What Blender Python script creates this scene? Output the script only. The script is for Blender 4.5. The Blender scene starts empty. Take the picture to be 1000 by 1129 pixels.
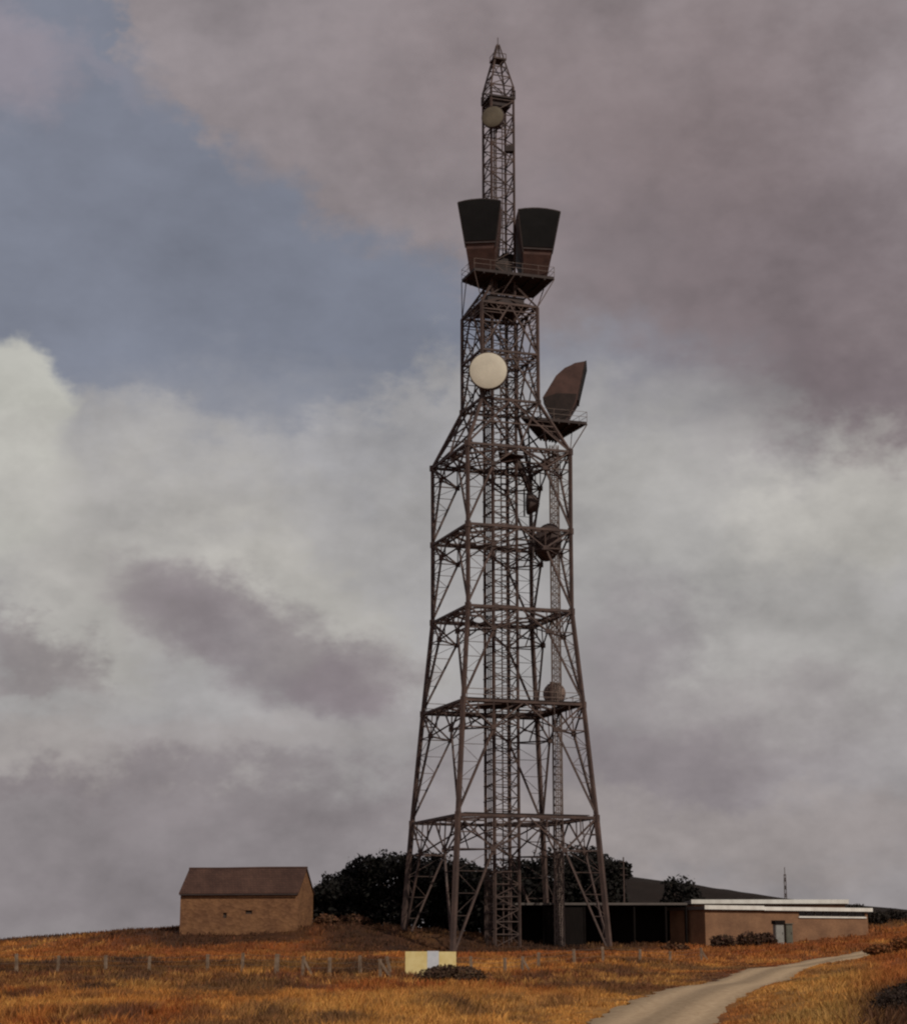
import bpy, math, random
import numpy as np
from mathutils import Vector, Matrix
random.seed(7); rng = np.random.default_rng(11)
S = bpy.context.scene; COL = S.collection
R = math.radians

# ---------------------------------------------------------------- camera model
F, PITCH, ZC = 2100.0, math.atan(483.5/2100.0), 2.0
CP, SP = math.cos(PITCH), math.sin(PITCH)
def ray(px, py):
    u = (px-500)/F; v = -(py-564.5)/F
    return Vector((u, CP-SP*v, SP+CP*v))
def at(px, py, Y):                       # pixel of the photo + distance -> world point
    d = ray(px, py); t = Y/d.y
    return Vector((d.x*t, Y, ZC+d.z*t))
def atz(px, py, z):                      # pixel + height -> world point
    d = ray(px, py); t = (z-ZC)/d.z
    return Vector((d.x*t, d.y*t, z))
def gx(px, Y): return at(px, 1048, Y).x  # x of a pixel column near the ground

# ---------------------------------------------------------------- materials
def srgb(r, g, b):
    f = lambda c: (c/255/12.92 if c/255 <= .04045 else ((c/255+.055)/1.055)**2.4)
    return (f(r), f(g), f(b))
def mat(name, col, rough=.8, var=.25, scale=2.0, col2=None, detail=6, bump=0.0, attr=None, spec=.3, metal=0.0, stretch=(1,1,1)):
    m = bpy.data.materials.new(name); m.use_nodes = True
    nt = m.node_tree; N = nt.nodes; L = nt.links
    b = N['Principled BSDF']; b.inputs['Roughness'].default_value = rough
    b.inputs['Specular IOR Level'].default_value = spec; b.inputs['Metallic'].default_value = metal
    tc = N.new('ShaderNodeTexCoord'); mp = N.new('ShaderNodeMapping'); mp.inputs['Scale'].default_value = stretch
    L.new(tc.outputs['Object'], mp.inputs['Vector'])
    no = N.new('ShaderNodeTexNoise'); no.inputs['Scale'].default_value = scale; no.inputs['Detail'].default_value = detail
    no.inputs['Roughness'].default_value = .62
    L.new(mp.outputs['Vector'], no.inputs['Vector'])
    cr = N.new('ShaderNodeValToRGB'); cr.color_ramp.elements[0].position = .3; cr.color_ramp.elements[1].position = .7
    c2 = col2 or tuple(min(1, c*(1+var)) for c in col); c1 = col if col2 else tuple(c*(1-var) for c in col)
    cr.color_ramp.elements[0].color = (*c1, 1); cr.color_ramp.elements[1].color = (*c2, 1)
    L.new(no.outputs['Fac'], cr.inputs['Fac'])
    out = cr.outputs['Color']
    if attr:
        a = N.new('ShaderNodeAttribute'); a.attribute_name = attr
        mx = N.new('ShaderNodeMix'); mx.data_type = 'RGBA'; mx.blend_type = 'MULTIPLY'; mx.inputs[0].default_value = 1
        L.new(a.outputs['Color'], mx.inputs[6]); L.new(out, mx.inputs[7]); out = mx.outputs[2]
    L.new(out, b.inputs['Base Color'])
    if bump:
        bu = N.new('ShaderNodeBump'); bu.inputs['Strength'].default_value = bump; bu.inputs['Distance'].default_value = .1
        L.new(no.outputs['Fac'], bu.inputs['Height']); L.new(bu.outputs['Normal'], b.inputs['Normal'])
    return m
M = {}
M['steel'] = mat('weathered_steel', (.042,.028,.025), .7, scale=.8, col2=(.105,.066,.054), spec=.3)
M['steel_pale'] = mat('galvanised_steel', (.095,.066,.057), .65, scale=.9, col2=(.175,.13,.11), spec=.3)
M['deck'] = mat('deck_plate', (.030,.022,.021), .8, scale=1.2, col2=(.055,.04,.037))
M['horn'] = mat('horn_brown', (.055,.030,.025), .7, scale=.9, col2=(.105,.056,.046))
M['horn_dark'] = mat('horn_shade_and_cabin', (.016,.010,.009), .7, scale=1.2, col2=(.034,.021,.018))  # shade painted on the horn's lower sides; own dark colour of the cabin
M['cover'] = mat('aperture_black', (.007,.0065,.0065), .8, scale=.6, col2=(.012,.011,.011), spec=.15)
M['dish'] = mat('radome_cream', (.50,.45,.36), .6, scale=.8, col2=(.60,.54,.43))
M['dish_dull'] = mat('radome_ochre', (.075,.06,.042), .7, scale=.5, col2=(.15,.122,.085))
M['dish_dark'] = mat('dish_back_brown', (.038,.026,.024), .7, scale=1.0, col2=(.075,.05,.044))
M['dish_tan'] = mat('dish_mesh_brown', (.13,.085,.07), .7, scale=1.5, col2=(.2,.14,.115))
M['white'] = mat('white_fascia', (.56,.53,.48), .6, scale=.9, col2=(.78,.76,.70), stretch=(1,1,.3))
M['grey_fascia'] = mat('grey_fascia', (.08,.066,.06), .8, scale=.6, col2=(.13,.11,.098))
M['glass'] = mat('dark_glass', (.02,.018,.018), .15, scale=1, spec=.5)
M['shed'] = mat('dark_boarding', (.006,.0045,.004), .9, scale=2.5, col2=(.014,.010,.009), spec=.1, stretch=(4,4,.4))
M['post'] = mat('bleached_wood', (.11,.07,.045), .9, scale=3, col2=(.28,.20,.14))
M['wire'] = mat('rusty_wire', (.12,.09,.07), .6)
M['yellow'] = mat('yellow_board', (.58,.44,.17), .6, scale=1.6, col2=(.72,.60,.30))
M['paleblue'] = mat('pale_blue_panel', (.42,.45,.50), .6, scale=3, col2=(.56,.57,.60))
M['cab_grey'] = mat('pale_grey_enamel', (.18,.175,.16), .7, scale=2, col2=(.27,.265,.245))
M['cab_green'] = mat('green_enamel', (.075,.075,.058), .7, scale=2, col2=(.12,.115,.09))
M['bark'] = mat('bark', (.045,.03,.024), .9, scale=6, col2=(.08,.055,.042), bump=.5)
M['leaf'] = mat('leaves', (.8,.8,.8), .75, scale=1.5, col2=(1,1,1), attr='Col', spec=.2)
M['ground'] = mat('moor_soil', (.55,.55,.55), .95, scale=1.3, col2=(1,1,1), attr='Col', bump=.6, spec=.1, detail=9)
M['grass'] = mat('dry_grass', (.8,.8,.8), .85, scale=3, col2=(1,1,1), attr='Col', spec=.15)
M['road'] = mat('track_gravel', (.29,.20,.118), .95, scale=5, col2=(.47,.35,.225), detail=10, bump=.1, spec=.1, attr='Col')

def stone_mat():
    m = bpy.data.materials.new('rubble_stone'); m.use_nodes = True; nt = m.node_tree; N = nt.nodes; L = nt.links
    b = N['Principled BSDF']; b.inputs['Roughness'].default_value = .9; b.inputs['Specular IOR Level'].default_value = .15
    tc = N.new('ShaderNodeTexCoord')
    vo = N.new('ShaderNodeTexVoronoi'); vo.inputs['Scale'].default_value = 2.6
    no = N.new('ShaderNodeTexNoise'); no.inputs['Scale'].default_value = .55; no.inputs['Detail'].default_value = 7
    mp = N.new('ShaderNodeMapping'); mp.inputs['Scale'].default_value = (1,1,1.6)
    L.new(tc.outputs['Object'], mp.inputs['Vector']); L.new(mp.outputs['Vector'], vo.inputs['Vector']); L.new(tc.outputs['Object'], no.inputs['Vector'])
    sep = N.new('ShaderNodeSeparateColor'); L.new(vo.outputs['Color'], sep.inputs[0])
    r1 = N.new('ShaderNodeValToRGB'); r1.color_ramp.elements[0].color = (.165,.085,.046,1); r1.color_ramp.elements[1].color = (.235,.125,.067,1)
    L.new(sep.outputs[0], r1.inputs['Fac'])
    r2 = N.new('ShaderNodeValToRGB'); r2.color_ramp.elements[0].position = .35; r2.color_ramp.elements[1].position = .66
    r2.color_ramp.elements[0].color = (.78,.72,.70,1); r2.color_ramp.elements[1].color = (1.12,1.06,.95,1)
    L.new(no.outputs['Fac'], r2.inputs['Fac'])
    mx = N.new('ShaderNodeMix'); mx.data_type = 'RGBA'; mx.blend_type = 'MULTIPLY'; mx.inputs[0].default_value = 1
    L.new(r1.outputs['Color'], mx.inputs[6]); L.new(r2.outputs['Color'], mx.inputs[7]); L.new(mx.outputs[2], b.inputs['Base Color'])
    bu = N.new('ShaderNodeBump'); bu.inputs['Strength'].default_value = .5; bu.inputs['Distance'].default_value = .06
    L.new(vo.outputs['Distance'], bu.inputs['Height']); L.new(bu.outputs['Normal'], b.inputs['Normal'])
    return m
M['stone'] = stone_mat()
def brick_mat(name, c1, c2, mortar, bw, rh):
    m = bpy.data.materials.new(name); m.use_nodes = True; nt = m.node_tree; N = nt.nodes; L = nt.links
    b = N['Principled BSDF']; b.inputs['Roughness'].default_value = .9; b.inputs['Specular IOR Level'].default_value = .15
    tc = N.new('ShaderNodeTexCoord'); sx = N.new('ShaderNodeSeparateXYZ'); L.new(tc.outputs['Object'], sx.inputs[0])
    ad = N.new('ShaderNodeMath'); ad.operation = 'ADD'; L.new(sx.outputs[0], ad.inputs[0]); L.new(sx.outputs[1], ad.inputs[1])
    cx = N.new('ShaderNodeCombineXYZ'); L.new(ad.outputs[0], cx.inputs[0]); L.new(sx.outputs[2], cx.inputs[1])
    br = N.new('ShaderNodeTexBrick'); br.inputs['Scale'].default_value = 1; br.inputs['Brick Width'].default_value = bw
    br.inputs['Row Height'].default_value = rh; br.inputs['Mortar Size'].default_value = .012
    br.inputs['Color1'].default_value = (*c1,1); br.inputs['Color2'].default_value = (*c2,1); br.inputs['Mortar'].default_value = (*mortar,1)
    L.new(cx.outputs[0], br.inputs['Vector'])
    no = N.new('ShaderNodeTexNoise'); no.inputs['Scale'].default_value = .5; no.inputs['Detail'].default_value = 8
    L.new(tc.outputs['Object'], no.inputs['Vector'])
    r2 = N.new('ShaderNodeValToRGB'); r2.color_ramp.elements[0].position = .3; r2.color_ramp.elements[1].position = .7
    r2.color_ramp.elements[0].color = (.68,.66,.66,1); r2.color_ramp.elements[1].color = (1.1,1.08,1.02,1)
    L.new(no.outputs['Fac'], r2.inputs['Fac'])
    mx = N.new('ShaderNodeMix'); mx.data_type = 'RGBA'; mx.blend_type = 'MULTIPLY'; mx.inputs[0].default_value = 1
    L.new(br.outputs['Color'], mx.inputs[6]); L.new(r2.outputs['Color'], mx.inputs[7]); L.new(mx.outputs[2], b.inputs['Base Color'])
    return m
M['brick'] = brick_mat('tan_brick', (.26,.137,.078), (.20,.10,.058), (.235,.15,.095), .24, .09)
M['slate'] = brick_mat('brown_slates', (.090,.048,.037), (.070,.038,.030), (.03,.02,.018), .35, .25)

# ---------------------------------------------------------------- mesh helpers
class MB:
    def __init__(s): s.v = []; s.f = []
    def add(s, vs, fs):
        o = len(s.v); s.v += [tuple(v) for v in vs]; s.f += [tuple(i+o for i in f) for f in fs]
    def box(s, lo, hi):
        x0,y0,z0 = lo; x1,y1,z1 = hi
        s.add([(x0,y0,z0),(x1,y0,z0),(x1,y1,z0),(x0,y1,z0),(x0,y0,z1),(x1,y0,z1),(x1,y1,z1),(x0,y1,z1)],
              [(0,3,2,1),(4,5,6,7),(0,1,5,4),(1,2,6,5),(2,3,7,6),(3,0,4,7)])
    def bar(s, a, b, w, h=None, roll=None):
        a = Vector(a); b = Vector(b); d = (b-a)
        if d.length < 1e-5: return
        d.normalize(); up = Vector((0,0,1)) if abs(d.z) < .95 else Vector((.3,1,0)).normalized()
        x = d.cross(up).normalized(); y = x.cross(d)
        q = random.uniform(-.12,.12) if roll is None else roll
        x, y = x*math.cos(q)+y*math.sin(q), y*math.cos(q)-x*math.sin(q)
        j = random.uniform(.95,1.06); w = w*j/2; h = (h*j/2 if h else w)
        c = [x*w+y*h, y*h-x*w, -x*w-y*h, x*w-y*h]
        s.add([a+k for k in c]+[b+k for k in c], [(0,1,5,4),(1,2,6,5),(2,3,7,6),(3,0,4,7),(3,2,1,0),(4,5,6,7)])
    def tube(s, pts, r, n=7):
        pts = [Vector(p) for p in pts]; rs = r if isinstance(r, (list,tuple)) else [r]*len(pts)
        o = len(s.v); prev = None
        for i,p in enumerate(pts):
            d = (pts[min(i+1,len(pts)-1)]-pts[max(i-1,0)]).normalized()
            if prev is None:
                up = Vector((0,0,1)) if abs(d.z) < .9 else Vector((1,0,0)); x = d.cross(up).normalized()
            else: x = (prev-d*prev.dot(d)).normalized()
            prev = x; y = d.cross(x)
            for k in range(n):
                t = 2*math.pi*k/n; s.v.append(tuple(p+(x*math.cos(t)+y*math.sin(t))*rs[i]))
        for i in range(len(pts)-1):
            for k in range(n):
                k2 = (k+1)%n; s.f.append((o+i*n+k, o+i*n+k2, o+(i+1)*n+k2, o+(i+1)*n+k))
        s.f.append(tuple(o+k for k in range(n-1,-1,-1))); s.f.append(tuple(o+(len(pts)-1)*n+k for k in range(n)))
    def prism(s, poly, z0, z1):
        n = len(poly); s.add([(p[0],p[1],z0) for p in poly]+[(p[0],p[1],z1) for p in poly],
            [tuple(range(n-1,-1,-1)), tuple(range(n,2*n))]+[(i,(i+1)%n,n+(i+1)%n,n+i) for i in range(n)])
    def lathe(s, prof, n=28):               # prof = [(r, y)], axis along y
        o = len(s.v)
        for r,y in prof:
            for k in range(n):
                t = 2*math.pi*k/n; s.v.append((r*math.cos(t), y, r*math.sin(t)))
        for i in range(len(prof)-1):
            for k in range(n):
                k2 = (k+1)%n; s.f.append((o+i*n+k, o+i*n+k2, o+(i+1)*n+k2, o+(i+1)*n+k))
    def build(s, name, m, parent=None, smooth=False):
        me = bpy.data.meshes.new(name); me.from_pydata(s.v, [], s.f); me.update()
        if smooth:
            for p in me.polygons: p.use_smooth = True
        o = bpy.data.objects.new(name, me); COL.objects.link(o); me.materials.append(M[m] if isinstance(m,str) else m)
        if parent: o.parent = parent
        return o
def tag(o, label=None, cat=None, group=None, kind=None):
    if label: o['label'] = label
    if cat: o['category'] = cat
    if group: o['group'] = group
    if kind: o['kind'] = kind
    return o
def empty(name, loc, label, cat, rz=0, group=None):
    o = bpy.data.objects.new(name, None); COL.objects.link(o); o.location = loc; o.rotation_euler = (0,0,rz)
    o.empty_display_size = .5
    return tag(o, label, cat, group)
def np_mesh(name, verts, quads=None, tris=None, cols=None, m=None, parent=None, smooth=False):
    me = bpy.data.meshes.new(name); verts = np.asarray(verts, np.float32)
    loops = []; starts = []; tot = 0; ls = []
    if quads is not None and len(quads): q = np.asarray(quads, np.int32); loops.append(q.ravel()); starts.append(tot+np.arange(len(q))*4); tot += q.size; ls.append(np.full(len(q),4))
    if tris is not None and len(tris): t = np.asarray(tris, np.int32); loops.append(t.ravel()); starts.append(tot+np.arange(len(t))*3); tot += t.size; ls.append(np.full(len(t),3))
    loops = np.concatenate(loops); starts = np.concatenate(starts)
    me.vertices.add(len(verts)); me.vertices.foreach_set('co', verts.ravel())
    me.loops.add(len(loops)); me.loops.foreach_set('vertex_index', loops.astype(np.int32))
    me.polygons.add(len(starts)); me.polygons.foreach_set('loop_start', starts.astype(np.int32))
    if cols is not None:
        a = me.color_attributes.new('Col', 'FLOAT_COLOR', 'POINT')
        c = np.ones((len(verts),4), np.float32); c[:,:3] = cols; a.data.foreach_set('color', c.ravel())
    me.update(calc_edges=True); me.validate()
    if smooth: me.polygons.foreach_set('use_smooth', np.ones(len(me.polygons), bool))
    o = bpy.data.objects.new(name, me); COL.objects.link(o)
    if m: me.materials.append(M[m])
    if parent: o.parent = parent
    return o

# ---------------------------------------------------------------- numpy noise
_tab = rng.random((256,256))
def vnoise(x, y):
    xi = np.floor(x).astype(int); yi = np.floor(y).astype(int); fx = x-xi; fy = y-yi
    fx = fx*fx*(3-2*fx); fy = fy*fy*(3-2*fy)
    g = lambda a,b: _tab[a & 255, b & 255]
    return (g(xi,yi)*(1-fx)+g(xi+1,yi)*fx)*(1-fy)+(g(xi,yi+1)*(1-fx)+g(xi+1,yi+1)*fx)*fy
def fbm(x, y, o=4):
    a = .5; t = 0; n = 0
    for i in range(o): t = t+a*vnoise(x*2**i+17.3*i, y*2**i+5.1*i); n += a; a *= .55
    return t/n
def sstep(a, b, x): t = np.clip((x-a)/(b-a), 0, 1); return t*t*(3-2*t)

# ---------------------------------------------------------------- terrain
CTRL = []
def cp(px, py, Y, dz=-.25): p = at(px, py, Y); CTRL.append((p.x, Y, p.z+dz))
for x in (-40,-15,0,15,40): CTRL.append((x, 0, .3))
for px in (-150,150,450,700,860): cp(px, 1128, 50, 0)
cp(900,1124,50,0); cp(980,1098,50,0); cp(1080,1062,50,0)
for px in (-120,200,520,800): cp(px, 1081, 90, 0)
cp(870,1083,86,0); cp(925,1078,90,0); cp(1000,1052,98); cp(1060,1035,100)
cp(868,1068,112,0); cp(900,1063,122,0); cp(928,1058.5,136,0); cp(946,1055,150,0)
for px in (-120,120,420,700): cp(px, 1062, 125, 0)
cp(1000,1041,128); cp(1005,1035,145); cp(1060,1028,130)
for px in (-120,100,350,600,780): cp(px, 1053.5, 158, 0)
cp(1000,1034,160); cp(1080,1024,165)
for px,py,Y in ((-150,1050,205),(0,1046,205),(60,1042,206),(100,1034,208),(130,1027,208),(195,1024,209),(270,1031,203),(270,1020,214),(335,1019,208),(370,1015,208),
                (440,1026,200),(503,1048,187),(560,1042,197),(640,1042,199),(674,1042,193),(720,1040,202),(780,1044,198),(860,1038,202),(957,1029,209),(1040,1020,210),
                (380,1018,222),(480,1026,224),(600,1030,222),(750,1020,235),(960,1006,240),(1080,1004,240)): cp(px,py,Y)
CT = np.array(CTRL)
def tps_fit(P, z, lam=.8):
    n = len(P); d2 = ((P[:,None]-P[None])**2).sum(-1); K = .5*d2*np.log(d2+1e-9)
    A = np.zeros((n+3,n+3)); A[:n,:n] = K+lam*np.eye(n)*30; A[:n,n] = 1; A[:n,n+1:] = P; A[n,:n] = 1; A[n+1:,:n] = P.T
    return np.linalg.solve(A, np.concatenate([z,[0,0,0]]))
W = tps_fit(CT[:,:2], CT[:,2])
def tps(x, y):
    x = np.asarray(x,float); y = np.asarray(y,float); out = np.full(x.shape, W[-3])+W[-2]*x+W[-1]*y
    for (a,b),w in zip(CT[:,:2], W[:-3]):
        d2 = (x-a)**2+(y-b)**2; out = out+w*.5*d2*np.log(d2+1e-9)
    return out
ROADC = [(2.6,34),(3.7,42),(5.07,50.5),(6.5,57),(8.6,66),(11.6,81),(14.6,94),(17.6,105),(20.8,115.5),(24.2,125),(28.2,135),(34,143),(46,150)]
def catmull(P, n=12):
    P = [Vector(p) for p in P]; P = [2*P[0]-P[1]]+P+[2*P[-1]-P[-2]]; out = []
    for i in range(1,len(P)-2):
        for k in range(n):
            t = k/n; a,b,c,d = P[i-1],P[i],P[i+1],P[i+2]
            out.append(.5*((2*b)+(c-a)*t+(2*a-5*b+4*c-d)*t*t+(3*b-a-3*c+d)*t**3))
    out.append(P[-2]); return out
RP = np.array([tuple(p)[:2] for p in catmull([(a,b,0) for a,b in ROADC])])
def road_d(x, y):
    x = np.asarray(x,float); y = np.asarray(y,float); best = np.full(x.shape, 1e9)
    for p in RP: best = np.minimum(best, (x-p[0])**2+(y-p[1])**2)
    return np.sqrt(best)
def H0(x, y):
    x = np.asarray(x,float); y = np.asarray(y,float)
    xc = np.clip(x,-75,80); yc = np.clip(y,-10,242)
    z = tps(xc, yc)
    z = z+(fbm(x/9+3,y/9,3)-.5)*.5*sstep(30,60,y)*sstep(3,14,road_d(x,y))
    # beyond the crest: falls away to the left, a low dark hillside to the right
    hx = x/np.maximum(y,1)*2155+500
    hill = np.interp(hx, [430,560,690,760,870,930,1000,1100,1400], [-6,6,14.4,13.2,10.6,9.6,8.6,8.2,7.0])+1.2*(fbm(x/14,y/14,4)-.5)
    tt = sstep(236,330,y); far = hill-sstep(335,700,y)*60
    hill = hill+.8*(fbm(x/3.1,y/3.1+9,2)-.5)
    left = z-sstep(222,420,y)*30
    return np.where(y > 222, np.where(y > 236, left*(1-tt)+far*tt*sstep(430,600,hx)+(1-sstep(430,600,hx))*tt*left, left), z)-sstep(700,3000,np.hypot(x,y))*60
def H(x, y):
    return H0(x, y)-.14*(1-sstep(1.4,2.1,road_d(x,y)))
def hz(x, y): return float(H(np.array([x]), np.array([y]))[0])

# moor colours (own colour of the vegetation in patches, with some shade painted in)
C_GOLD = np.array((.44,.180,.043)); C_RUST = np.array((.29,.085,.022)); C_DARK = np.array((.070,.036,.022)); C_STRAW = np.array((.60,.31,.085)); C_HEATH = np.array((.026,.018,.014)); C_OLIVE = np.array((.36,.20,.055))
PATCH = [(60,1062,8,70,1.1),(150,1060,8,60,1.1),(290,1072,5,60,.9),(480,1085,3,60,.55),(100,1097,5,60,.9),(30,1103,4,45,.7),(700,1060,8,40,.8),(400,1066,6,50,.9),(240,1062,5,60,.8),(340,1094,3,35,.6)]
def moor_col(x, y):
    x = np.asarray(x,float); y = np.asarray(y,float); px = x/np.maximum(y,1)*2155+500
    a = fbm(x/2.8+9,y/11.0+2,4)[...,None]; b = fbm(x/9+31,y/30+7,3)[...,None]; c = fbm(x/1.1,y/3.4+50,3)[...,None]
    col = C_GOLD*np.ones(x.shape+(1,))
    f = lambda v: v if v.ndim else v
    col = col+(C_RUST-col)*sstep(.44,.58,a)
    col = col+(C_STRAW-col)*sstep(.55,.72,1-b)*.75*sstep(.3,.55,c)
    col = col+(C_DARK*1.3-col)*sstep(.56,.68,c)*.6
    col = col+(C_DARK*1.2-col)*sstep(.55,.66,b)*.6
    col = col+(C_STRAW-col)*sstep(.52,.66,1-c)*.5
    d_ = fbm(x/2.4+77,y/13+3,3)[...,None]; col = col+(C_DARK*1.25-col)*sstep(.53,.63,d_)*.72
    rust = np.maximum(sstep(120,150,y)*.55, sstep(905,985,px)*.75)[...,None]; col = col+(C_RUST*1.08-col)*rust*sstep(.35,.5,a+.08)
    st = (sstep(560,700,px)*(1-sstep(925,985,px))*(1-sstep(80,110,y))*sstep(1.2,4,x-np.interp(y,RP[:,1],RP[:,0])))[...,None]
    col = col+(C_OLIVE*1.25-col)*st*.6*sstep(.3,.55,b+.1)
    # dark bracken and heather behind the crest and on the hillside, painted shade round tower and barn
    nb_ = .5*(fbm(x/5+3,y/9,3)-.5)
    base = sstep(170,180,y+nb_*14)*sstep(320,380,px)*(1-sstep(690,770,px))*.95  # shade at the tower foot, painted into the bracken colour
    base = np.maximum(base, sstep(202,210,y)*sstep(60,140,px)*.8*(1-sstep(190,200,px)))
    base = np.maximum(base, sstep(190,196,y+nb_*12)*sstep(120,190,px)*(1-sstep(335,355,px))*.85)  # shadow along the barn base, painted into the ground colour
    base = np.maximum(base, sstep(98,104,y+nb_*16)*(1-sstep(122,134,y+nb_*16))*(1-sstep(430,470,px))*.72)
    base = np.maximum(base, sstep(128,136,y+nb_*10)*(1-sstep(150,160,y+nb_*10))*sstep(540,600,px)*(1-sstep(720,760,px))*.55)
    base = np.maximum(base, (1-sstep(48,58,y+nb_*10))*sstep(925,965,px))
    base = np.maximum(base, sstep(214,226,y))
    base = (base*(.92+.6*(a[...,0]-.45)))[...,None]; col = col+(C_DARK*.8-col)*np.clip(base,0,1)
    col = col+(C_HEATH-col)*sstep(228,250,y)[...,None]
    for qx,qy,ry,rx,k in PATCH:                     # heather patches out on the moor
        Y = float(np.interp(qy,[1050,1053.5,1062,1081,1128],[175,158,125,90,50])); X = gx(qx,Y)
        d = np.hypot((x-X)/(rx/2155*Y*.55), (y-Y)/ry)+.9*(fbm(x/2.2+qx,y/3.5,3)-.5)
        col = col+(C_DARK*1.15-col)*(np.clip(k,0,1)*(1-sstep(.6,1.1,d)))[...,None]
    return np.clip(col*(.8+.42*c), 0, 1)

xs = np.unique(np.concatenate([np.linspace(-3000,-110,22), np.arange(-110,-34,2.5), np.arange(-34,46,.8), np.arange(46,125,2.5), np.linspace(125,3000,22)]))
ys = np.unique(np.concatenate([np.linspace(-400,20,12), np.arange(20,205,.9), np.arange(205,380,2.5), np.linspace(380,3500,24)]))
X,Y = np.meshgrid(xs,ys); Z = H(X,Y); nx,ny = len(xs),len(ys)
idx = np.arange(nx*ny).reshape(ny,nx)
q = np.stack([idx[:-1,:-1],idx[:-1,1:],idx[1:,1:],idx[1:,:-1]],-1).reshape(-1,4)
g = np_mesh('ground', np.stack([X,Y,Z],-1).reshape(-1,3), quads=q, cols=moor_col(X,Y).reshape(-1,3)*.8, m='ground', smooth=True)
tag(g, kind='structure')

# the gravel track
rv = []; rf = []; rc = []
OFS = (-1.7,-1.3,-.9,-.55,-.2,.2,.55,.9,1.3,1.7); SH = (.66,.86,1.10,1.02,.74,.72,1.0,1.12,.88,.66); HT = (-.03,.0,.01,.02,.045,.045,.02,.01,.0,-.03)
RD = np.array([tuple(p)[:2] for p in catmull([(a,b,0) for a,b in ROADC],40)])
for i,p in enumerate(RD):
    d = RD[min(i+1,len(RD)-1)]-RD[max(i-1,0)]; d = d/np.hypot(*d); nrm = np.array((-d[1],d[0])); zc_ = float(H0(np.array([p[0]]),np.array([p[1]]))[0])
    e0 = .5*(float(vnoise(np.array([i*.31]),np.array([3.3]))[0])-.5); e1 = .5*(float(vnoise(np.array([i*.31]),np.array([9.3]))[0])-.5)
    for k,o in enumerate(OFS):
        o = o+(e0 if k == 0 else e1 if k == 9 else 0); qx,qy = p-nrm*o; rv.append((qx,qy,zc_+HT[k])); rc.append([SH[k]]*3)
    if i:
        for k in range(9): a = (i-1)*10+k; rf.append((a,a+1,a+11,a+10))
rd = np_mesh('gravel_track', rv, quads=rf, cols=np.array(rc), m='road', smooth=True); tag(rd, kind='structure')

# ---------------------------------------------------------------- grass: thousands of tussocks, one object
def tussocks(n, y0, y1, nb, hgt, wid, rad, skip=1.3):
    yy = np.sqrt(rng.random(n)*(y1**2-y0**2)+y0**2); xx = (rng.random(n)-.5)*2*(.262*yy+5)
    ok = road_d(xx,yy) > skip+rng.random(n)*.5; xx,yy = xx[ok],yy[ok]; n = len(xx)
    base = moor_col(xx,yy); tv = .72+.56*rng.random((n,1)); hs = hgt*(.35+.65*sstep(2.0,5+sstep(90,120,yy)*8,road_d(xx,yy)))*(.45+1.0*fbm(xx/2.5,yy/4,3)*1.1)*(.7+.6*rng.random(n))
    dark = base.sum(1) < .2
    ti = np.repeat(np.arange(n), nb); m = len(ti)
    ang = rng.random(m)*2*np.pi; rr = rad*np.sqrt(rng.random(m)); bx = xx[ti]+rr*np.cos(ang); by = yy[ti]+rr*np.sin(ang)
    bz = H(bx,by)-.03; h = hs[ti]*(.55+.6*rng.random(m)); lean = (.25+.55*rng.random(m))*h; la = ang+rng.normal(0,.6,m)
    lx = np.cos(la)*lean+.12*h; ly = np.sin(la)*lean
    fa = rng.random(m)*np.pi; w = wid*(.6+.8*rng.random(m)); ox = np.cos(fa)*w/2; oy = np.sin(fa)*w/2*.6
    v = np.stack([np.stack([bx-ox,by-oy,bz],-1), np.stack([bx+ox,by+oy,bz],-1),
                  np.stack([bx+lx*.45+ox*.7,by+ly*.45+oy*.7,bz+h*.62],-1), np.stack([bx+lx*.45-ox*.7,by+ly*.45-oy*.7,bz+h*.62],-1),
                  np.stack([bx+lx,by+ly,bz+h],-1)], 1)
    c = base[ti]*tv[ti]*(.86+.28*rng.random((m,1)))*(1+(rng.random((m,3))-.5)*.12)
    o = np.arange(m)[:,None]*5
    return v.reshape(-1,3), o+np.array([[0,1,2,3]]), o+np.array([[3,2,4]]), np.repeat(c,5,0)
vs=[];qs=[];ts=[];cs=[];off=0
for args in ((7600,31,78,22,.27,.032,.27),(6200,78,125,15,.28,.055,.36),(7200,125,185,11,.30,.09,.5),(5600,185,245,9,.38,.12,.65)):
    v,q,t,c = tussocks(*args); vs.append(v);qs.append(q+off);ts.append(t+off);cs.append(c);off+=len(v)
gr = np_mesh('grass', np.concatenate(vs), quads=np.concatenate(qs), tris=np.concatenate(ts), cols=np.clip(np.concatenate(cs),0,1), m='grass')
tag(gr, 'golden brown tussock grass and dark heather covering the moor', 'grass', kind='stuff')

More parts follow.
